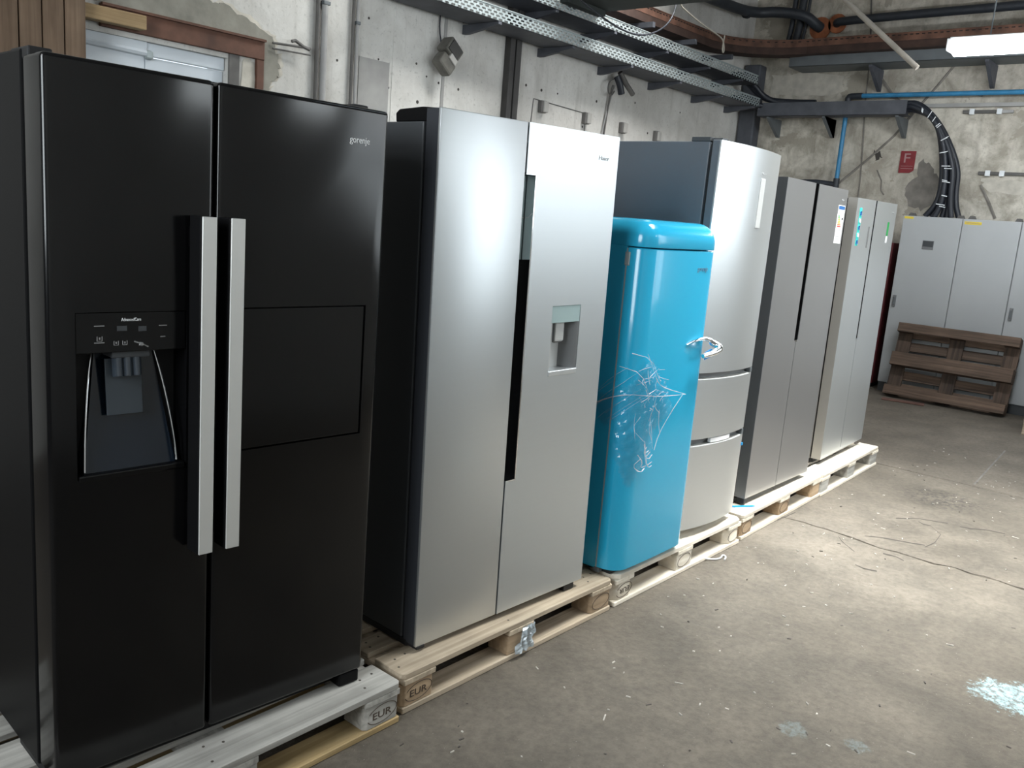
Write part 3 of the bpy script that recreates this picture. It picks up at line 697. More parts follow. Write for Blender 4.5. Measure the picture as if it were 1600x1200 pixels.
# clear film clinging to the blue door
def film():
    bm_ = bmesh.new(); nx, nz = 58, 64; grid = {}
    pl = plan(DOORF, .083)[:33]; pts = [(0-.0, .26), (0, .16)]+pl; L = [0]
    for a, c in zip(pts, pts[1:]): L.append(L[-1]+math.hypot(c[0]-a[0], c[1]-a[1]))
    def at(s_):
        for i in range(len(L)-1):
            if s_ <= L[i+1] or i == len(L)-2:
                u = (s_-L[i])/(L[i+1]-L[i]); a, c = pts[i], pts[i+1]; p = Vector((a[0]+(c[0]-a[0])*u, a[1]+(c[1]-a[1])*u)); d = Vector((c[0]-a[0], c[1]-a[1])).normalized()
                return p, Vector((d.y, -d.x))
    rnd = random.Random(3)
    ph = [(rnd.uniform(20, 90), rnd.uniform(-70, 70), rnd.uniform(0, 6), rnd.uniform(.3, 1)) for _ in range(9)]
    for i in range(nx+1):
        for j in range(nz+1):
            u, v = i/nx, j/nz
            s_ = .02+.62*u; z = .40+.62*v
            # outline of the torn sheet: widest in the middle, pointed towards the handle, hanging tail below
            p, n = at(s_)
            wr = sum(a*abs(math.sin(f1*s_+f2*z+q)) for f1, f2, q, a in ph)/9
            off = .003+.022*wr*min(1, 3*u)
            grid[i, j] = (Vector((p.x+n.x*off, p.y+n.y*off, z+.004*math.sin(37*s_+23*z))), s_, z)
    def inside(s_, z):
        top = .80+.16*math.exp(-((s_-.33)/.09)**2) if s_ < .43 else .90-.30*(s_-.43)/.20
        bot = .70+.05*math.sin(s_*31) if s_ < .20 else (.46+.06*math.sin(s_*40) if s_ < .40 else .64+.10*(s_-.40)/.2)
        return bot < z < top
    vv = {}
    for i in range(nx):
        for j in range(nz):
            q = [(i, j), (i+1, j), (i+1, j+1), (i, j+1)]
            if all(inside(grid[k][1], grid[k][2]) for k in q):
                for k in q:
                    if k not in vv: vv[k] = bm_.verts.new(grid[k][0])
                bm_.faces.new([vv[k] for k in q])
    me = bpy.data.meshes.new('plastic_film'); bm_.to_mesh(me); bm_.free()
    o = link('plastic_film', me, 'film'); o.location = (1.136, 0, .144)
    tag(o, 'torn crinkled clear plastic film clinging to the blue fridge door', 'plastic film')
    # bunched ridges in whiter film, painting in its glints
    rd_ = random.Random(5)
    def ridge(pp, r):
        m = MB(); q = []
        for s_, z in pp:
            p, n = at(s_); o_ = .012+rd_.uniform(0, .014); q.append((p.x+n.x*o_, p.y+n.y*o_, z))
        r *= .7; m.tube(q, r, 5, smooth=1, rs=[r*rd_.uniform(.3, 1) for _ in range(12)]); return m.build('film_fold', 'film_glint', o)
    ridge([(.06, .72), (.16, .78), (.24, .81), (.34, .80), (.44, .79), (.62, .78)], .004)
    ridge([(.30, .98), (.34, .90), (.38, .85), (.46, .82), (.62, .78)], .003)
    ridge([(.24, .98), (.32, .96), (.37, .88), (.40, .86)], .003)
    ridge([(.20, .92), (.28, .90), (.33, .80)], .002); ridge([(.62, .78), (.52, .70), (.44, .62), (.40, .56)], .0025)
    for k in range(7):
        s0 = .29+.02*k*.5; z0 = .50+rd_.uniform(-.03, .05)
        ridge([(s0+rd_.uniform(-.02, .02), z0+.06), (s0+rd_.uniform(-.01, .03), z0+.03), (s0+.03+rd_.uniform(-.02, .02), z0), (s0+.06, z0+rd_.uniform(-.01, .03))], .0035)
    for k in range(26):
        s0 = rd_.uniform(.26, .44); z0 = rd_.uniform(.74, .93); a = rd_.uniform(-1.2, 1.9); l = rd_.uniform(.02, .07)
        ridge([(s0, z0), (s0+math.cos(a)*l*.5+rd_.uniform(-.01, .01), z0+math.sin(a)*l*.5), (s0+math.cos(a)*l, z0+math.sin(a)*l)], rd_.uniform(.0010, .0024))
    for k in range(9):
        s0 = rd_.uniform(.04, .2); z0 = rd_.uniform(.66, .84); ridge([(s0, z0), (s0+.07, z0+.07), (s0+.13, z0+.12)], .0008)
    for k in range(6):
        s0 = .30+rd_.uniform(-.05, .12); z0 = .74+rd_.uniform(-.10, .16)
        ridge([(s0, z0), (s0+rd_.uniform(-.03, .03), z0-.05), (s0+rd_.uniform(-.04, .05), z0-.11)], .0018)
film()
tp = MB().prism([(0, 0), (.060, .012), (.068, .034), (.058, .050), (.0, .036)], 0, .004, 'y', .001, 1).build('tape_tab', 'blue_tape', None, loc=(1.722, -.010, 1.055))
tag(tp, 'blue tape tab sticking out beside the chrome handle', 'tape')

# --- 4: three-door steel fridge with bowed fronts
w, ln = .5946, .0168
t = fridge('drawer_fridge', 'tall bright steel three-door fridge with bowed front and drawers', (1.7384, .0565, .154), -.0337, ln)
def bowed(x0, x1, y_e, sag, y_b, n=16):
    P = []
    for k in range(n+1):
        u = k/n; P.append((x0+(x1-x0)*u, y_e-sag*(1-(2*u-1)**2)))
    return P+[(x1, y_b), (x0, y_b)]
MB().box(0, w, .062, .66, .03, 1.878, .004).build('body', 'slate', t)
MB().box(.012, w-.012, .045, .065, .04, 1.87).build('door_gasket', 'dark_gap', t)
MB().box(.01, w-.01, .06, .3, .012, .03).build('base_grille', 'black_matte', t)
MB().box(.0, .10, .06, .16, 1.878, 1.898, .003).box(.02, .07, .01, .08, 1.878, 1.896, .002).build('hinge_cover', 'charcoal', t)
parts4 = [('door', .822, 1.885), ('drawer_front', .497, .790), ('drawer_front', .040, .462)]
for nm, z0, z1 in parts4:
    o = MB().prism(bowed(0, w, .004, .034, .046), z0, z1, 'z').build(nm, 'steel_bright', t, 20)
    MB().prism([(x, y+.0015) for x, y in bowed(-.0006, w+.0006, .010, .030, .045)], z0+.002, z1-.002, 'z').build('door_edge', 'slate', o, 20)
for z0, z1 in ((.790, .822), (.462, .497)):
    g = MB().prism(bowed(.012, w-.012, .036, .030, .048), z0, z1, 'z').build('grip_recess', 'dispenser_dark', t, 20)
    MB().prism(bowed(.006, w-.006, .006, .033, .012), z0, z0+.003, 'z').build('grip_lip', 'handle_alu', g, 20)
    for x in (.012, w-.03): MB().box(x, x+.018, -.004, .03, z0+.004, z1-.002, .002).build('grip_end', 'galv_dark', g)
MB().prism([(x, y) for x, y in bowed(.21, .40, -.022, .006, -.006)], .470, .492, 'z').build('foam_pad', 'paper_white', t, 20)
MB().box(.352, .397, -.0325, -.024, 1.520, 1.752, .001, 1).build('display_strip', 'dispenser_grey', t)
text('logo', 'Haier', .018, 'grey_print', t, .352, -.0328, 1.768, .05)
MB().box(w-.002, w+.012, .0, .03, .40, .415, .001, 1).build('transit_tape', 'blue_strap', t)
feet(t, w, ln, .10, .60)

# --- 5 and 6: steel side-by-sides with a central handle groove
def sbs(name, label, loc, yaw, ln, w, H, mid, gw, gz, front, side, door_side):
    t = fridge(name, label, loc, yaw, ln)
    MB().box(0, w, .075, .66, .03, H-.03, .004).build('body', side, t)
    MB().box(.012, w-.012, .06, .08, .04, H-.04).build('door_gasket', 'dark_gap', t)
    MB().box(.0, w, .05, .3, .008, .03).build('base_grille', 'black_matte', t)
    MB().box(.01, .09, .02, .16, H-.03, H-.004, .004).build('hinge_cover', 'black_satin', t); MB().box(w-.09, w-.01, .02, .16, H-.03, H-.004, .004).build('hinge_cover', 'black_satin', t)
    a, c = mid-gw/2, mid+gw/2
    L_ = [(0, .036), (mid-.003, .036), (mid-.003, gz), (a, gz+.006), (a, H), (0, H)]
    R_ = [(w, .036), (w, H), (c, H), (c, gz+.006), (mid+.003, gz), (mid+.003, .036)]
    dd = []
    for P in (L_, R_):
        o = MB().prism(P, .003, .062, 'y').build('door', 'black_satin', t)
        xe = 0 if P is L_ else w; MB().box(xe-.0015, xe+.0015, .001, .063, .036, H).build('door_edge', door_side, o)
        MB().prism(P, 0, .003, 'y').build('door_skin', front, o); dd.append(o)
    MB().box(a-.002, c+.002, .030, .058, gz+.002, H-.002).build('handle_groove', 'dark_gap', t)
    MB().box(mid-.016, mid+.016, -.001, .028, gz-.004, gz+.006, .002).build('groove_end', 'chrome', t)
    feet(t, w, ln, .10, .60); return t, dd
t, dd = sbs('american_fridge', 'dark steel side-by-side fridge with white energy label on its right door', (2.5792, .0848, .149), .0116, .0055, .913, 1.794, .418, .052, .905, 'steel_dark', 'grey_side', 'grey_side')
lb = MB().box(.785, .893, -.0012, 0, 1.476, 1.700).build('energy_label', 'paper_white', dd[1])
MB().box(.790, .888, -.0018, -.0011, 1.676, 1.696).build('label_header', 'label_blue', dd[1])
for k in range(7): MB().box(.800, .822+.006*k, -.0018, -.0011, 1.640-.010*k-.007, 1.640-.010*k).build('label_bar', 'label_g%d' % (k+1), dd[1])
MB().box(.862, .882, -.0018, -.0011, 1.617, 1.629).build('label_grade', 'black_matte', dd[1])
for z, wd in ((1.662, .05), (1.555, .07), (1.540, .05), (1.515, .08), (1.500, .06)): MB().box(.80, .80+wd, -.0016, -.0011, z, z+.004).build('label_line', 'grey_print', dd[1])
text('logo', 'Haier', .018, 'grey_print', dd[1], .825, -.0004, 1.725, .045)
MB().box(.003, .04, .005, .05, .004, .036, .002).build('hinge_plate', 'black_matte', t)
t, dd = sbs('american_fridge', 'grey steel side-by-side fridge with teal sticker, furthest in the row', (3.8613, .1516, .144), .038, -.0101, .9034, 1.771, .405, .030, .83, 'steel', 'beige_reflect', 'beige_reflect')
MB().box(.062, .112, -.0012, 0, 1.469, 1.711).build('sticker', 'label_teal', dd[0])
for k in range(5): MB().box(.075, .100, -.0018, -.0011, 1.48+.046*k, 1.505+.046*k, .004).build('sticker_print', 'paper_white' if k % 2 else 'label_blue', dd[0])
MB().box(.295, .322, -.0015, 0, 1.457, 1.597).build('display_strip', 'dispenser_dark', dd[0])
MB().box(.725, .765, -.0012, 0, 1.545, 1.640, .0).build('sticker', 'label_g1', dd[1]); MB().box(.722, .765, -.0012, 0, 1.496, 1.542).build('sticker', 'paper_white', dd[1])
text('logo', 'Haier', .018, 'grey_print', dd[1], .80, -.0004, 1.70, .045)

# ------------------------------------------------------------------ scraps on the pallets and the floor
def scrap():
    b = bmesh.new(); rnd = random.Random(11); n, m_ = 9, 11; g = {}
    for i in range(n):
        for j in range(m_):
            u, v = i/(n-1)-.5, j/(m_-1)
            wd = .100*(1-.55*v)+.014; x = u*wd+.036*v; z = .0+.100*v
            g[i, j] = b.verts.new((x+rnd.uniform(-.003, .003), -.006-.016*abs(math.sin(9*u+5*v))+rnd.uniform(-.004, .004), z))
    for i in range(n-1):
        for j in range(m_-1): b.faces.new((g[i, j], g[i+1, j], g[i+1, j+1], g[i, j+1]))
    bmesh.ops.solidify(b, geom=b.faces[:], thickness=.0012)
    me = bpy.data.meshes.new('plastic_scrap'); b.to_mesh(me); b.free(); return me
plain('foil', (.78, .85, .90), .22, metal=.25)
sc = link('plastic_scrap', scrap(), 'foil', None, (.545, .006, .024)); tag(sc, 'crumpled shiny plastic scrap stuck to the tan pallet', 'plastic scrap')
st = MB().box(0, .155, -.010, .010, 0, .002).build('strap_offcut', 'blue_strap', None, loc=(2.50, .128, .146), rot=(0, 0, -.573)); tag(st, 'blue plastic strap offcut lying on a pale pallet', 'strap')
sp = MB().tube([(2.00, .000, .012), (2.05, -.035, .006), (2.09, -.045, .006), (2.14, -.03, .008), (2.13, -.055, .005), (2.09, -.065, .004)], .004, 6, smooth=2).build('plastic_string', 'string_white', None, 50)
tag(sp, 'loose white plastic string on the floor by the pale pallet', 'string')
rb = MB().box(0, .42, -.06, .06, 0, .012, .004).build('floor_board', 'red_board', None, loc=(7.80, .98, .001), rot=(0, 0, -1.35)); tag(rb, 'flat reddish brown board on the floor before the leaning pallet', 'board')
m1, m2 = MB(), MB(); rnd = random.Random(21)
for k in range(210):
    x = rnd.uniform(-.6, 6.0); y = -.05-abs(rnd.gauss(0, .75)); a = rnd.uniform(0, math.pi); l = rnd.uniform(.003, .009)*(1 if rnd.random() < .9 else 2.2); wd = rnd.uniform(.0015, .0035)
    mm = m1 if rnd.random() < .7 else m2
    c, s_ = math.cos(a), math.sin(a); P = [(x+c*l-s_*wd, y+s_*l+c*wd), (x-c*l-s_*wd*.5, y-s_*l+c*wd*.5), (x-c*l+s_*wd, y-s_*l-c*wd), (x+c*l+s_*wd*.6, y+s_*l-c*wd*.6)]
    mm.prism(P, 0, rnd.uniform(.002, .005), 'z')
tag(m1.build('floor_litter', 'debris_pale'), 'pale wood chips scattered over the concrete floor', 'litter', kind='stuff')
tag(m2.build('floor_grit', 'debris_dark'), 'dark grit scattered over the concrete floor', 'grit', kind='stuff')

# ------------------------------------------------------------------ left wall services
def conduit(name, label, x, r, mat, z0=0, z1=4.7, straps=()):
    t = thing(name, label, 'pipe', (x, YL-r-.012, z0)); MB().tube([(0, 0, 0), (0, 0, z1-z0)], r, 12).build('pipe', mat, t, 50)
    for z in straps: MB().box(-r-.005, r+.005, -r-.004, r+.012, z-z0-.012, z-z0+.012, .003).build('clamp', 'galv_dark', t)
conduit('conduit_pipe', 'thicker pale conduit pipe on the wall above the black fridge', 2.18, .024, 'conduit', straps=(2.2, 3.0))
conduit('conduit_pipe', 'slim dark tube standing for the shadow beside the pale conduit pipe', 2.128, .016, 'conduit_dark', straps=())  # shadow of the thicker pale conduit, built as a dark tube
conduit('conduit_pipe', 'thin pale conduit pipe nearest the dark steel post', 2.485, .013, 'conduit', straps=(2.1, 2.93))
conduit('conduit_pipe', 'thin dark tube standing for the shadow of the rightmost pale conduit', 2.446, .012, 'conduit_dark')  # dark tube in place of the thin conduit's shadow on the wall
t = thing('wall_post', 'dark steel channel post with a pale middle strip on the wall', 'post', (4.155, YL-.07, 0))
MB().box(0, .062, 0, .07, 0, 4.9, .003).build('flange', 'post_steel', t); MB().box(.082, .15, 0, .07, 0, 4.9, .003).build('flange', 'post_steel', t); MB().box(.06, .084, .03, .07, 0, 4.9).build('web', 'post_light', t)
t = thing('wall_floodlight', 'small grimy box floodlight hanging tilted on the wall', 'lamp', (3.36, YL-.10, 2.845), (0, math.radians(38), 0))
MB().box(-.095, .075, -.05, .07, .0, .13, .015).build('housing', 'flood_body', t); MB().box(-.075, .055, -.056, -.045, .018, .115, .004).build('lens', 'flood_dark', t)
MB().box(-.075, .095, -.045, .06, -.125, -.01, .02).build('shade', 'flood_body', t); MB().box(-.02, .07, -.055, .0, -.03, .02, .006).build('bracket', 'clip_plastic', t)
t2 = MB().tube([(3.335, YL-.012, 3.20), (3.335, YL-.012, 3.05), (3.34, YL-.04, 2.94)], .006, 6, smooth=1).build('lamp_cord', 'cable_black', None, 50); tag(t2, 'thin cord hanging down to the wall floodlight', 'cord')
cg = 'plastic clips on the left wall'
for x, z, lb in ((4.718, 2.648, 'pale plastic clip nearest the dark wall post'), (5.417, 2.634, 'plastic clip at the right end of the thin outline on the wall'), (6.077, 2.622, 'third plastic clip from the dark wall post, right of hanging cables'), (6.761, 2.616, 'plastic clip on the wall furthest from the dark post')):
    t = thing('wall_clip', lb, 'clip', (x, YL, z), group=cg)
    MB().box(-.045, .035, -.045, .0, -.055, .055, .006).build('base', 'clip_side', t); MB().box(-.022, .045, -.062, -.02, -.05, .05, .008).build('cover', 'clip_plastic', t)
t = thing('hanging_cables', 'dark cable ends with a connector hanging under the lower tray', 'cable', (5.79, YL, -.05))
MB().tube([(.0, -.05, 3.06), (-.02, -.03, 2.9), (-.04, -.02, 2.6), (-.07, -.02, 2.2)], .010, 8, smooth=2).build('cable', 'conduit_dark', t, 50)
MB().tube([(.03, -.05, 3.06), (.0, -.03, 2.9), (-.06, -.02, 2.7), (-.12, -.02, 2.2)], .007, 8, smooth=2).build('cable', 'conduit', t, 50)
MB().tube([(-.02, -.10, 3.14), (.02, -.12, 3.06), (.06, -.12, 2.98)], .035, 8).build('socket', 'cable_black', t, 50)
MB().tube([(.0, -.12, 3.18), (.12, -.13, 3.08), (.24, -.14, 3.0)], .026, 8).build('connector', 'conduit_dark', t, 50)
MB().tube([(-.02, -.08, 3.12), (-.12, -.08, 3.08), (-.13, -.08, 2.98), (-.06, -.08, 2.94), (-.01, -.08, 3.0)], .008, 6, smooth=2).build('loop', 'conduit_dark', t, 50)
t = MB().tube([(1.76, YL-.03, 2.655), (1.90, YL-.05, 2.662), (2.05, YL-.06, 2.668)], .008, 7).tube([(1.76, YL-.03, 2.62), (2.05, YL-.06, 2.625)], .006, 7).tube([(1.90, YL-.05, 2.69), (1.93, YL-.05, 2.70), (1.99, YL-.06, 2.67), (2.04, YL-.06, 2.66)], .012, 7).build('wall_hasp', 'conduit_dark', None, 50)
tag(t, 'bent metal rods sticking out of the wall beside the doorway', 'hasp')

# perforated cable trays along the left wall
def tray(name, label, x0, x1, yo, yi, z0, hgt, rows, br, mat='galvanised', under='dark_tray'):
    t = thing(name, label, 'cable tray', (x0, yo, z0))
    L = x1-x0; MB().box(0, L, 0, yi-yo, 0, .004).build('tray_floor', under, t); MB().box(0, L, yi-yo-.003, yi-yo, 0, hgt).build('rear_lip', under, t)  # floor and rear lip darkened for the shade inside and under the tray
    m = MB(); rh = .014; gap = .009; z = .005; pitch = .068; slot = .042
    m.box(0, L, 0, .003, 0, z)
    for r_ in range(rows):
        n = int(L/pitch); off = (r_ % 2)*pitch*.5
        for k in range(n+1):
            a = max(0, k*pitch-off); c = min(L, k*pitch-off+pitch-slot)
            if c > a: m.box(a, c, 0, .003, z, z+rh)
        m.box(0, L, 0, .003, z+rh, z+rh+gap); z += rh+gap
    m.box(0, L, 0, .003, z, hgt); m.box(0, L, -.006, .003, hgt-.006, hgt)
    m.build('perforated_lip', mat, t)
    for bx in br:
        b = MB().prism([(0, -.002), (YL-yo, -.002), (YL-yo, -.075), (YL-yo-.05, -.075), (0, -.022)], bx-x0-.02, bx-x0+.02, 'x').build('bracket', 'dark_tray', t)
    return t
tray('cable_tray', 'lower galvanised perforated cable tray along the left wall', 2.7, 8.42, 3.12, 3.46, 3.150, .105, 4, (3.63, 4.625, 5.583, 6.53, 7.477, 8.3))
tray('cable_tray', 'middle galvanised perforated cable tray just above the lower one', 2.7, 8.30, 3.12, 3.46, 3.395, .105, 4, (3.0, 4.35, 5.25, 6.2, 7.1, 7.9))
# rusty tray: runs along the left wall, sweeps round the corner and on along the end wall
def rust_tray():
    t = thing('rusty_cable_tray', 'rusty brown perforated cable tray bending round the corner', 'cable tray', (2.7, 3.28, 3.62))
    path = [(0, 0, 0), (1.3, 0, 0), (3.3, 0, .02), (4.7, 0, .04)]
    for k in range(1, 8): a = math.pi/2*k/8; path.append((4.7+.90*math.sin(a), -.90*(1-math.cos(a)), .04+.06*k/8))
    path += [(5.60, -.92, .10), (5.60, -1.8, .10), (5.60, -3.2, .105), (5.60, -4.6, .105)]
    path = [Vector(p) for p in path]
    def sweep(prof, mat, nm):
        rings = []
        for i, p in enumerate(path):
            tg = (path[min(i+1, len(path)-1)]-path[max(i-1, 0)]); tg.z = 0; tg.normalize(); nrm = Vector((-tg.y, tg.x, 0))   # towards the wall
            rings.append([p+nrm*a+Vector((0, 0, z)) for a, z in prof])
        return MB().loft(rings).build(nm, mat, t)
    sweep([(0, .080), (.004, .080), (.004, .165), (0, .165)], 'rust', 'front_lip'); sweep([(.003, 0), (.006, 0), (.006, .082), (.003, .082)], 'rust_dark', 'lower_lip'); sweep([(-.006, .155), (.03, .155), (.03, .163), (-.006, .163)], 'rust', 'lip_flange')  # lower lip coloured dark to stand for the shaded underside
    sweep([(0, 0), (.22, 0), (.22, .004), (0, .004)], 'rust_dark', 'tray_floor')
    m = MB()
    for i, (a, c) in enumerate(zip(path, path[1:])):
        d_ = c-a; n = int(d_.length/.06)
        for k in range(n):
            p = a+d_*(k/n); tg = d_.normalized()*.016
            m.tube([p+Vector((0, 0, .138))-tg, p+Vector((0, 0, .138))+tg], .0052, 4)
    tag(m.build('slots', 'dark_gap', t), kind='stuff')
    for x in (2.3, 3.2, 4.05, 4.9): MB().box(x, x+.045, -.14, .24, -.05, 0).build('bracket', 'dark_tray', t)
rust_tray()
gt = thing('wall_tray', 'grey sheet metal cable tray under the rusty tray on the end wall', 'cable tray', (8.40, -1.4, 3.60))
MB().box(0, .004, 0, 4.2, 0, .115).build('front_lip', 'galv_dark', gt); MB().box(0, .42, 0, 4.2, 0, .004).build('tray_floor', 'galv_dark', gt)
for y in (2.07, 3.26, 4.30):
    MB().prism([(.45, -.005), (.05, -.005), (.05, -.03), (.42, -.24), (.45, -.24)], y-.02, y+.02, 'y').build('bracket', 'dark_tray', gt) if y < 4.2 else None
mt = thing('wall_tray', 'dark cable tray at mid height on the end wall, feeding the cables', 'cable tray', (8.45, 1.40, 3.05))
MB().box(0, .004, 0, 1.75, 0, .155).build('front_lip', 'dark_tray', mt); MB().box(0, .20, 0, 1.75, 0, .004).build('tray_floor', 'dark_tray', mt); MB().box(.02, .18, .02, 1.75, .01, .10, .02).build('cable_pack', 'cable_black', mt)
for y in (.10, .93, 1.62): MB().prism([(.40, -.004), (.03, -.004), (.03, -.02), (.36, -.21), (.40, -.21)], y-.018, y+.018, 'y').build('bracket', 'galv_dark', mt)
MB().prism([(.40, -.004), (.03, -.004), (.36, -.21), (.40, -.21)], .912, .918, 'y').build('gusset', 'dark_tray', mt)
# dark feeder cables at the wall corner
cc = thing('corner_cables', 'thick dark cables joining the trays in the wall corner', 'cable', (8.3, 3.2, 3.1))
for k, (dy, dz) in enumerate(((0, .06), (.07, .07), (.13, .05), (.03, .33), (.10, .34))):
    MB().tube([(-.25, .03+dy, .05+dz), (.05, -.0+dy, .05+dz*.9), (.22, -.12+dy*.6, .04+dz*.35), (.30, -.35, .05+.02*k), (.31, -.7, .04+.02*k)], .034, 9, smooth=2).build('cable', 'cable_black', cc, 60)

# ------------------------------------------------------------------ end wall services
cb = thing('cable_bundle', 'bundle of thick black cables curving down into the grey cabinets', 'cables', (8.60, .9, 1.975))
for k in range(7):
    a = (k-3)/3; dx = .05*math.sin(2.3*k); yb = .03+.13*a
    MB().tube([(dx, .62, 1.14+.012*k), (dx, .44, 1.15+.014*k), (dx, .22-.02*a, 1.04-.02*a), (dx, .08-.055*a, .80-.05*a), (dx*1.2, -.01-.075*a, .50), (dx*1.2, -.02-.07*a, .28), (dx, -.02-.10*a, .12), (dx, .0-.17*a, .0)], .030, 10, smooth=3).build('cable', 'cable_black', cb, 60)
rnd = random.Random(4)
for (y, z, ax) in ((.36, 1.13, 0), (.24, 1.05, .4), (.15, .95, .7), (.09, .84, .9), (.04, .66, 1.2), (0, .52, 1.45), (-.02, .36, 1.57), (-.02, .22, 1.57), (-.02, .10, 1.57)):
    for _ in range(2):
        o_ = rnd.uniform(-.03, .03); l = rnd.uniform(.04, .08); dy, dz = math.sin(ax)*l, -math.cos(ax)*l
        MB().tube([(-.088, y+o_-dy*.6, z+o_-dz*.6), (-.092, y+o_+dy*.6, z+o_+dz*.6+.01)], .005, 5).build('cable_tie', 'tie_white', cb)
bp = thing('blue_pipe', 'blue pipe running along the end wall and dropping down', 'pipe', (8.72, 2.16, 2.2))
MB().tube([(0, 0, .0), (0, 0, 1.06)], .026, 12).build('drop_pipe', 'blue_pipe', bp, 50); MB().tube([(0, -.03, 1.10), (0, -3.4, 1.10)], .026, 12).build('run_pipe', 'blue_pipe', bp, 50)
MB().tube([(0, 0, 1.02), (0, 0, 1.09), (0, -.05, 1.10), (0, -.16, 1.10)], .036, 10, smooth=1).build('elbow', 'dark_pipe', bp, 50)
MB().tube([(0, 0, .04), (0, 0, .16)], .036, 10).build('coupling', 'dark_pipe', bp, 50); MB().tube([(0, .0, .09), (0, .25, .11), (-.02, .62, .10)], .030, 10).tube([(0, 0, -.10), (0, 0, .10)], .034, 10).build('tee', 'dark_pipe', bp, 50)
for y in (-.5, -1.4): MB().box(.02, .10, y-.015, y+.015, 1.075, 1.125).build('clip', 'galv_dark', bp)
struct(MB().box(XE-.05, XE, -2.0, 1.35, 3.17, 3.21).build('trim_4', 'wall_plate'), 'grey ledge strip along the end wall below the blue pipe')
hp = thing('black_pipe', 'thick black pipe with elbow entering a rusty flange on the end wall', 'pipe', (8.85, 2.66, 4.11))
MB().tube([(-.02, 0, .006), (-.10, .03, .03), (-.22, .12, .12), (-.36, .42, .15), (-.50, .62, .12), (-.90, .70, .10), (-2.2, .62, .02)], .060, 14, smooth=3).build('pipe', 'dark_pipe', hp, 60)
MB().tube([(-.005, 0, 0), (-.025, 0, 0)], .13, 16).build('flange', 'flange_rust', hp); MB().prism([(-.10, -.05), (.06, -.05), (.03, -.22), (-.06, -.20)], -.006, -.002, 'x').build('rust_stain', 'flange_rust', hp)
MB().tube([(-.62, .66, .105), (-.66, .67, .105)], .072, 14).build('sleeve', 'dark_pipe', hp)
hp2 = thing('black_pipe', 'straight black pipe running right from a rusty flange', 'pipe', (8.85, 2.46, 4.15))
MB().tube([(-.02, 0, 0), (-.08, -.02, .0), (-.12, -.12, .0), (-.12, -1.2, .015), (-.12, -4.2, .02)], .048, 12, smooth=1).build('pipe', 'dark_pipe', hp2, 50); MB().tube([(-.005, 0, 0), (-.025, 0, 0)], .11, 16).build('flange', 'flange_rust', hp2)
t = thing('riser_pipe', 'dark vertical pipes rising behind the thick black pipe', 'pipe', (8.78, 2.90, 3.85))
for y, r_ in ((0, .045), (.10, .03), (-.08, .018)): MB().tube([(0, y+.04, 0), (0, y, .3), (0, y-.03, 1.1)], r_, 10).build('pipe', 'dark_pipe', t, 50)
o = MB().box(8.74, 8.84, 2.56, 2.74, 3.87, 3.97, .008).build('junction_box', 'green_paint'); tag(o, 'small dark green box on the end wall above the rusty tray', 'box')
sg = thing('fire_sign', 'red square sign with a white letter F on the end wall', 'sign', (XE-.012, 1.505, 2.455))
MB().prism([(0, 0), (-.045+.0, 0), (-.12, 0), (-.165, .03), (-.165, .245), (0, .245)], 0, .010, 'x').build('plate', 'sign_red', sg)
text('letter', 'F', .15, 'sign_white', sg, -.001, -.045, .115, .065, .0008, face='-x'); MB().box(-.0015, 0, -.15, -.02, .045, .051).box(-.0015, 0, -.15, -.02, .075, .079).build('print_line', 'sign_white', sg)
hb = thing('hose_cabinet', 'dark red metal cabinet beside the grey cabinets', 'cabinet', (8.45, 1.31, 0))
MB().box(0, .38, 0, .42, .05, 1.66, .006).build('body', 'hose_red', hb); MB().box(-.015, 0, .015, .405, .10, 1.62, .004).build('door', 'hose_red', hb); MB().box(.02, .36, .02, .40, 0, .05).build('plinth', 'plinth', hb); MB().box(-.03, -.015, .03, .05, .8, .95, .003).build('handle', 'galv_dark', hb)
for y, z, l1, l2, lb in ((.92, 3.12, .33, .12, 'upper pale bracket rail on the end wall right of the cables'), (.66, 2.475, .20, .40, 'lower dark bracket rail on the end wall right of the cables')):
    t = thing('wall_rail', lb, 'rail', (XE-.02, y, z))
    MB().box(-.01, .01, -l1, 0, -.018, .018, .003).build('rail', 'conduit_dark', t); MB().box(-.012, .01, -l1-.05-l2, -l1-.05, -.016, .016, .003).build('rail', 'conduit_dark' if z < 3 else 'conduit', t)
    for dy in (-l1-.06, -.12): MB().box(-.022, .01, dy, dy+.05, -.03, .03, .004).build('clip', 'tie_white', t)
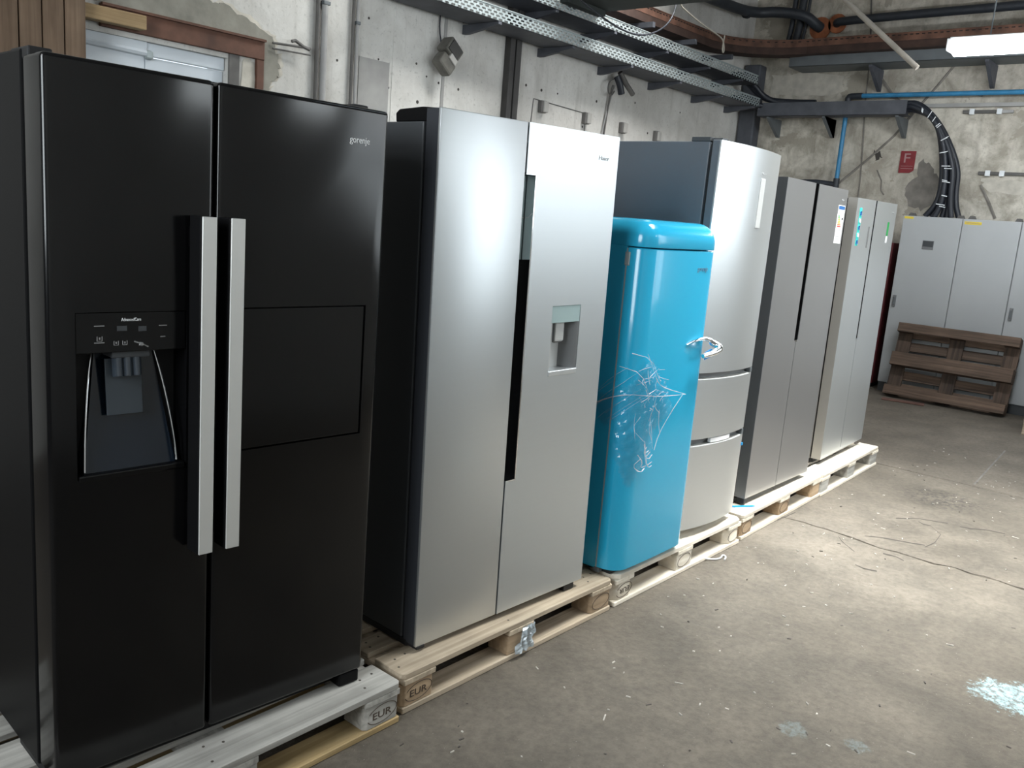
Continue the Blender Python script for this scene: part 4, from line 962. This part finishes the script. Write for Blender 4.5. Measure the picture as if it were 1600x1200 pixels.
# cracks and patches in the end wall plaster
def crack(pts, r_, mat='plaster_dark'): MB().tube([(XE-.001, y, z) for y, z in pts], r_, 5).build('plaster_crack', mat, WE)
crack([(1.95, 3.62), (1.72, 3.34), (1.45, 3.10)], .018); crack([(1.0, 3.75), (1.2, 3.45), (1.44, 3.12), (1.62, 2.86), (1.85, 2.62), (2.08, 2.40), (2.3, 2.2)], .014); crack([(2.02, 3.62), (2.0, 3.2), (1.96, 2.8), (1.93, 2.4), (1.92, 2.1)], .010)
crack([(.62, 2.35), (.50, 2.15), (.42, 2.0)], .016); crack([(1.75, 2.48), (1.68, 2.36), (1.67, 2.25), (1.63, 2.2)], .008); crack([(2.17, 4.9), (2.12, 4.5), (2.08, 4.2), (2.05, 3.95)], .010, 'conduit_dark')
for pts, mt_ in (([(1.27, 2.62), (1.15, 2.55), (1.05, 2.40), (1.06, 2.15), (1.18, 2.05), (1.36, 2.10), (1.42, 2.28), (1.30, 2.40)], 'plaster_dark'), ([(1.82, 2.70), (1.74, 2.68), (1.72, 2.62), (1.80, 2.60)], 'hole_dark'), ([(.62, 2.42), (.30, 2.40), (-.2, 2.41), (-.2, 2.28), (.40, 2.27), (.6, 2.31)], 'plaster_pale'), ([(3.2, 3.6), (2.7, 3.62), (2.3, 3.55), (2.25, 3.36), (2.8, 3.32), (3.2, 3.36)], 'plaster_pale')):
    MB().prism(ragged(pts, 4, .022), XE-.003, XE+.001, 'x').build('plaster_patch', mt_, WE)
# electrical cabinets
def cabinet(label, y_left, wd, handle_left, extra):
    t = thing('electrical_cabinet', label, 'cabinet', (8.35, y_left, 0), group='grey electrical cabinets by the end wall')
    MB().box(.02, .48, -wd, 0, .10, 1.965, .003).build('body', 'cabinet_grey', t); dr_ = MB().box(0, .022, -wd+.003, -.003, .105, 1.962, .004).build('door', 'cabinet_grey', t); MB().box(.015, .46, -wd+.01, -.01, 0, .10).build('plinth', 'plinth', t)
    y = -.030 if handle_left else -wd+.05
    hh = MB().box(-.014, 0, y-.034, y, .96, 1.09, .004).build('handle', 'dispenser_dark', dr_)
    MB().box(-.020, -.014, y-.026, y-.008, .985, 1.065, .003).build('handle_grip', 'galv_dark', hh)
    for yy in (-.06, -wd+.05): MB().prism([(yy-.04, 1.964), (yy+.04, 1.964), (yy+.022, 2.0), (yy-.022, 2.0)], .10, .14, 'x').build('lifting_lug', 'conduit_dark', t)
    return t, dr_
t, d1 = cabinet('grey electrical cabinet with a small dark display, left of the three', 1.222, .606, True, None)
MB().box(-.006, .0, -.36, -.245, 1.615, 1.710, .002).build('display_frame', 'dispenser_dark', d1); MB().box(-.008, -.005, -.355, -.25, 1.645, 1.706).build('display', 'plinth', d1); MB().box(-.002, .0, -.11, -.015, 1.932, 1.956).build('sticker', 'yellow_sticker', d1)
t, d2 = cabinet('middle grey electrical cabinet with a yellow strip sticker at its top', .614, .556, False, None)
for c in [c for c in d2.children]: 
    for g_ in list(c.children): bpy.data.objects.remove(g_)
    bpy.data.objects.remove(c)
st_ = MB().box(-.002, .0, -.185, -.02, 1.908, 1.938).build('sticker', 'yellow_sticker', d2); MB().box(-.0025, -.0015, -.175, -.03, 1.918, 1.922).box(-.0025, -.0015, -.15, -.03, 1.927, 1.931).build('sticker_print', 'wood_orange', d2)
t, d3 = cabinet('rightmost grey electrical cabinet, cut off by the picture edge', .056, .606, True, None)
# white appliance on a pallet at the right edge
eur_pallet('pallet', 'light wooden pallet just entering the picture at the right edge', (7.30, -.45, 0), 0, 'wood_tan', group='spare pallets near the cabinets', rot=(0, 0, -math.pi/2+.06), nails=False)
t = thing('white_freezer', 'white appliance on a pallet at the right picture edge', 'freezer', (7.36, -.45, .146), (0, 0, .06))
MB().box(.06, .62, -.60, 0, .03, 1.30, .008).build('body', 'white_plastic', t); MB().box(0, .055, -.60, 0, .04, 1.29, .012, 3).build('door', 'white_plastic', t, 40); MB().box(-.02, 0, -.58, -.56, .7, 1.0, .004).build('handle', 'dispenser_grey', t)
for x in (.10, .56):
    for y in (-.05, -.55): MB().tube([(x, y, 0), (x, y, .035)], .018, 10).build('foot', 'black_matte', t)

# ------------------------------------------------------------------ overhead things
o = MB().box(8.66, 8.84, 3.28, 3.50, 2.6, 3.70, .02).build('corner_duct', 'dark_tray'); tag(o, 'dark upright duct box in the wall corner behind the trays', 'duct')
tl = thing('tube_light', 'lit fluorescent tube lamp hanging in front of the end wall', 'lamp', (6.5, -.30, 3.31))
MB().box(-.06, .06, -.80, .80, .035, .10, .008).build('housing', 'lamp_white', tl)
prof = [(.09*math.cos(math.pi+math.pi*k/10), .085*math.sin(math.pi+math.pi*k/10)) for k in range(11)]
MB().loft([[(x*k, y, .034+z*k) for x, z in prof] for y, k in ((-.79, .6), (-.76, 1), (.76, 1), (.79, .6))]).build('diffuser', 'tube_glow', tl, 60)
for y in (-.82, .79): MB().box(-.06, .06, y, y+.03, -.01, .09, .006).build('end_cap', 'lamp_white', tl)
for y in (-.5, .5): MB().tube([(0, y, .10), (0, y, ZC-3.31)], .006, 6).build('hanger', 'galv_dark', tl)
po = MB().tube([(6.5, 2.90, ZC), (6.5, 1.48, 3.806), (6.5, .745, 3.178)], .024, 12).build('slanting_pole', 'pole_paint', None, 60); tag(po, 'pale slanting pole reaching down from the ceiling near the tube lamp', 'pole')
gi = thing('roof_girder', 'dark steel girder crossing overhead at the top of the picture', 'beam', (4.30, -3.7, 3.5))
MB().box(0, .66, 0, 6.78, 0, .03).build('flange', 'girder', gi); MB().box(.30, .36, 0, 6.75, .03, .60).build('web', 'girder', gi); MB().box(0, .66, 0, 6.75, .60, .63).build('flange', 'girder', gi)
for y in (1.5, 4.6, 6.5): MB().box(.26, .40, y, y+.10, .63, ZC-3.5).build('hanger', 'girder', gi)
MB().box(.05, .62, 6.72, 6.80, -.05, .0).build('end_plate', 'girder', gi)
wl = MB().tube([(4.35, 2.95, 3.50), (4.60, 2.92, 3.42), (4.90, 2.90, 3.36), (5.20, 2.9, 3.345), (5.45, 2.9, 3.385), (5.70, 2.9, 3.49), (5.86, 2.9, 3.62), (5.92, 2.9, 3.80), (5.93, 3.0, 4.2), (5.93, 3.0, ZC)], .009, 7, smooth=2).build('sagging_wire', 'cable_black', None, 60); tag(wl, 'dark wire sagging in front of the cable trays', 'wire')
wc = MB().tube([(5.95, 3.05, 4.3), (6.16, 3.05, 3.85), (6.45, 3.05, 3.79), (6.80, 3.05, 3.74), (7.15, 3.05, 3.71), (7.22, 3.05, 3.66), (7.25, 3.05, 3.58), (7.22, 3.05, 3.56), (7.20, 3.05, 3.60), (7.22, 3.05, 3.74)], .008, 7, smooth=2).build('beige_cord', 'cord_beige', None, 60); tag(wc, 'beige cord with a loop hanging from the rusty tray', 'cord')
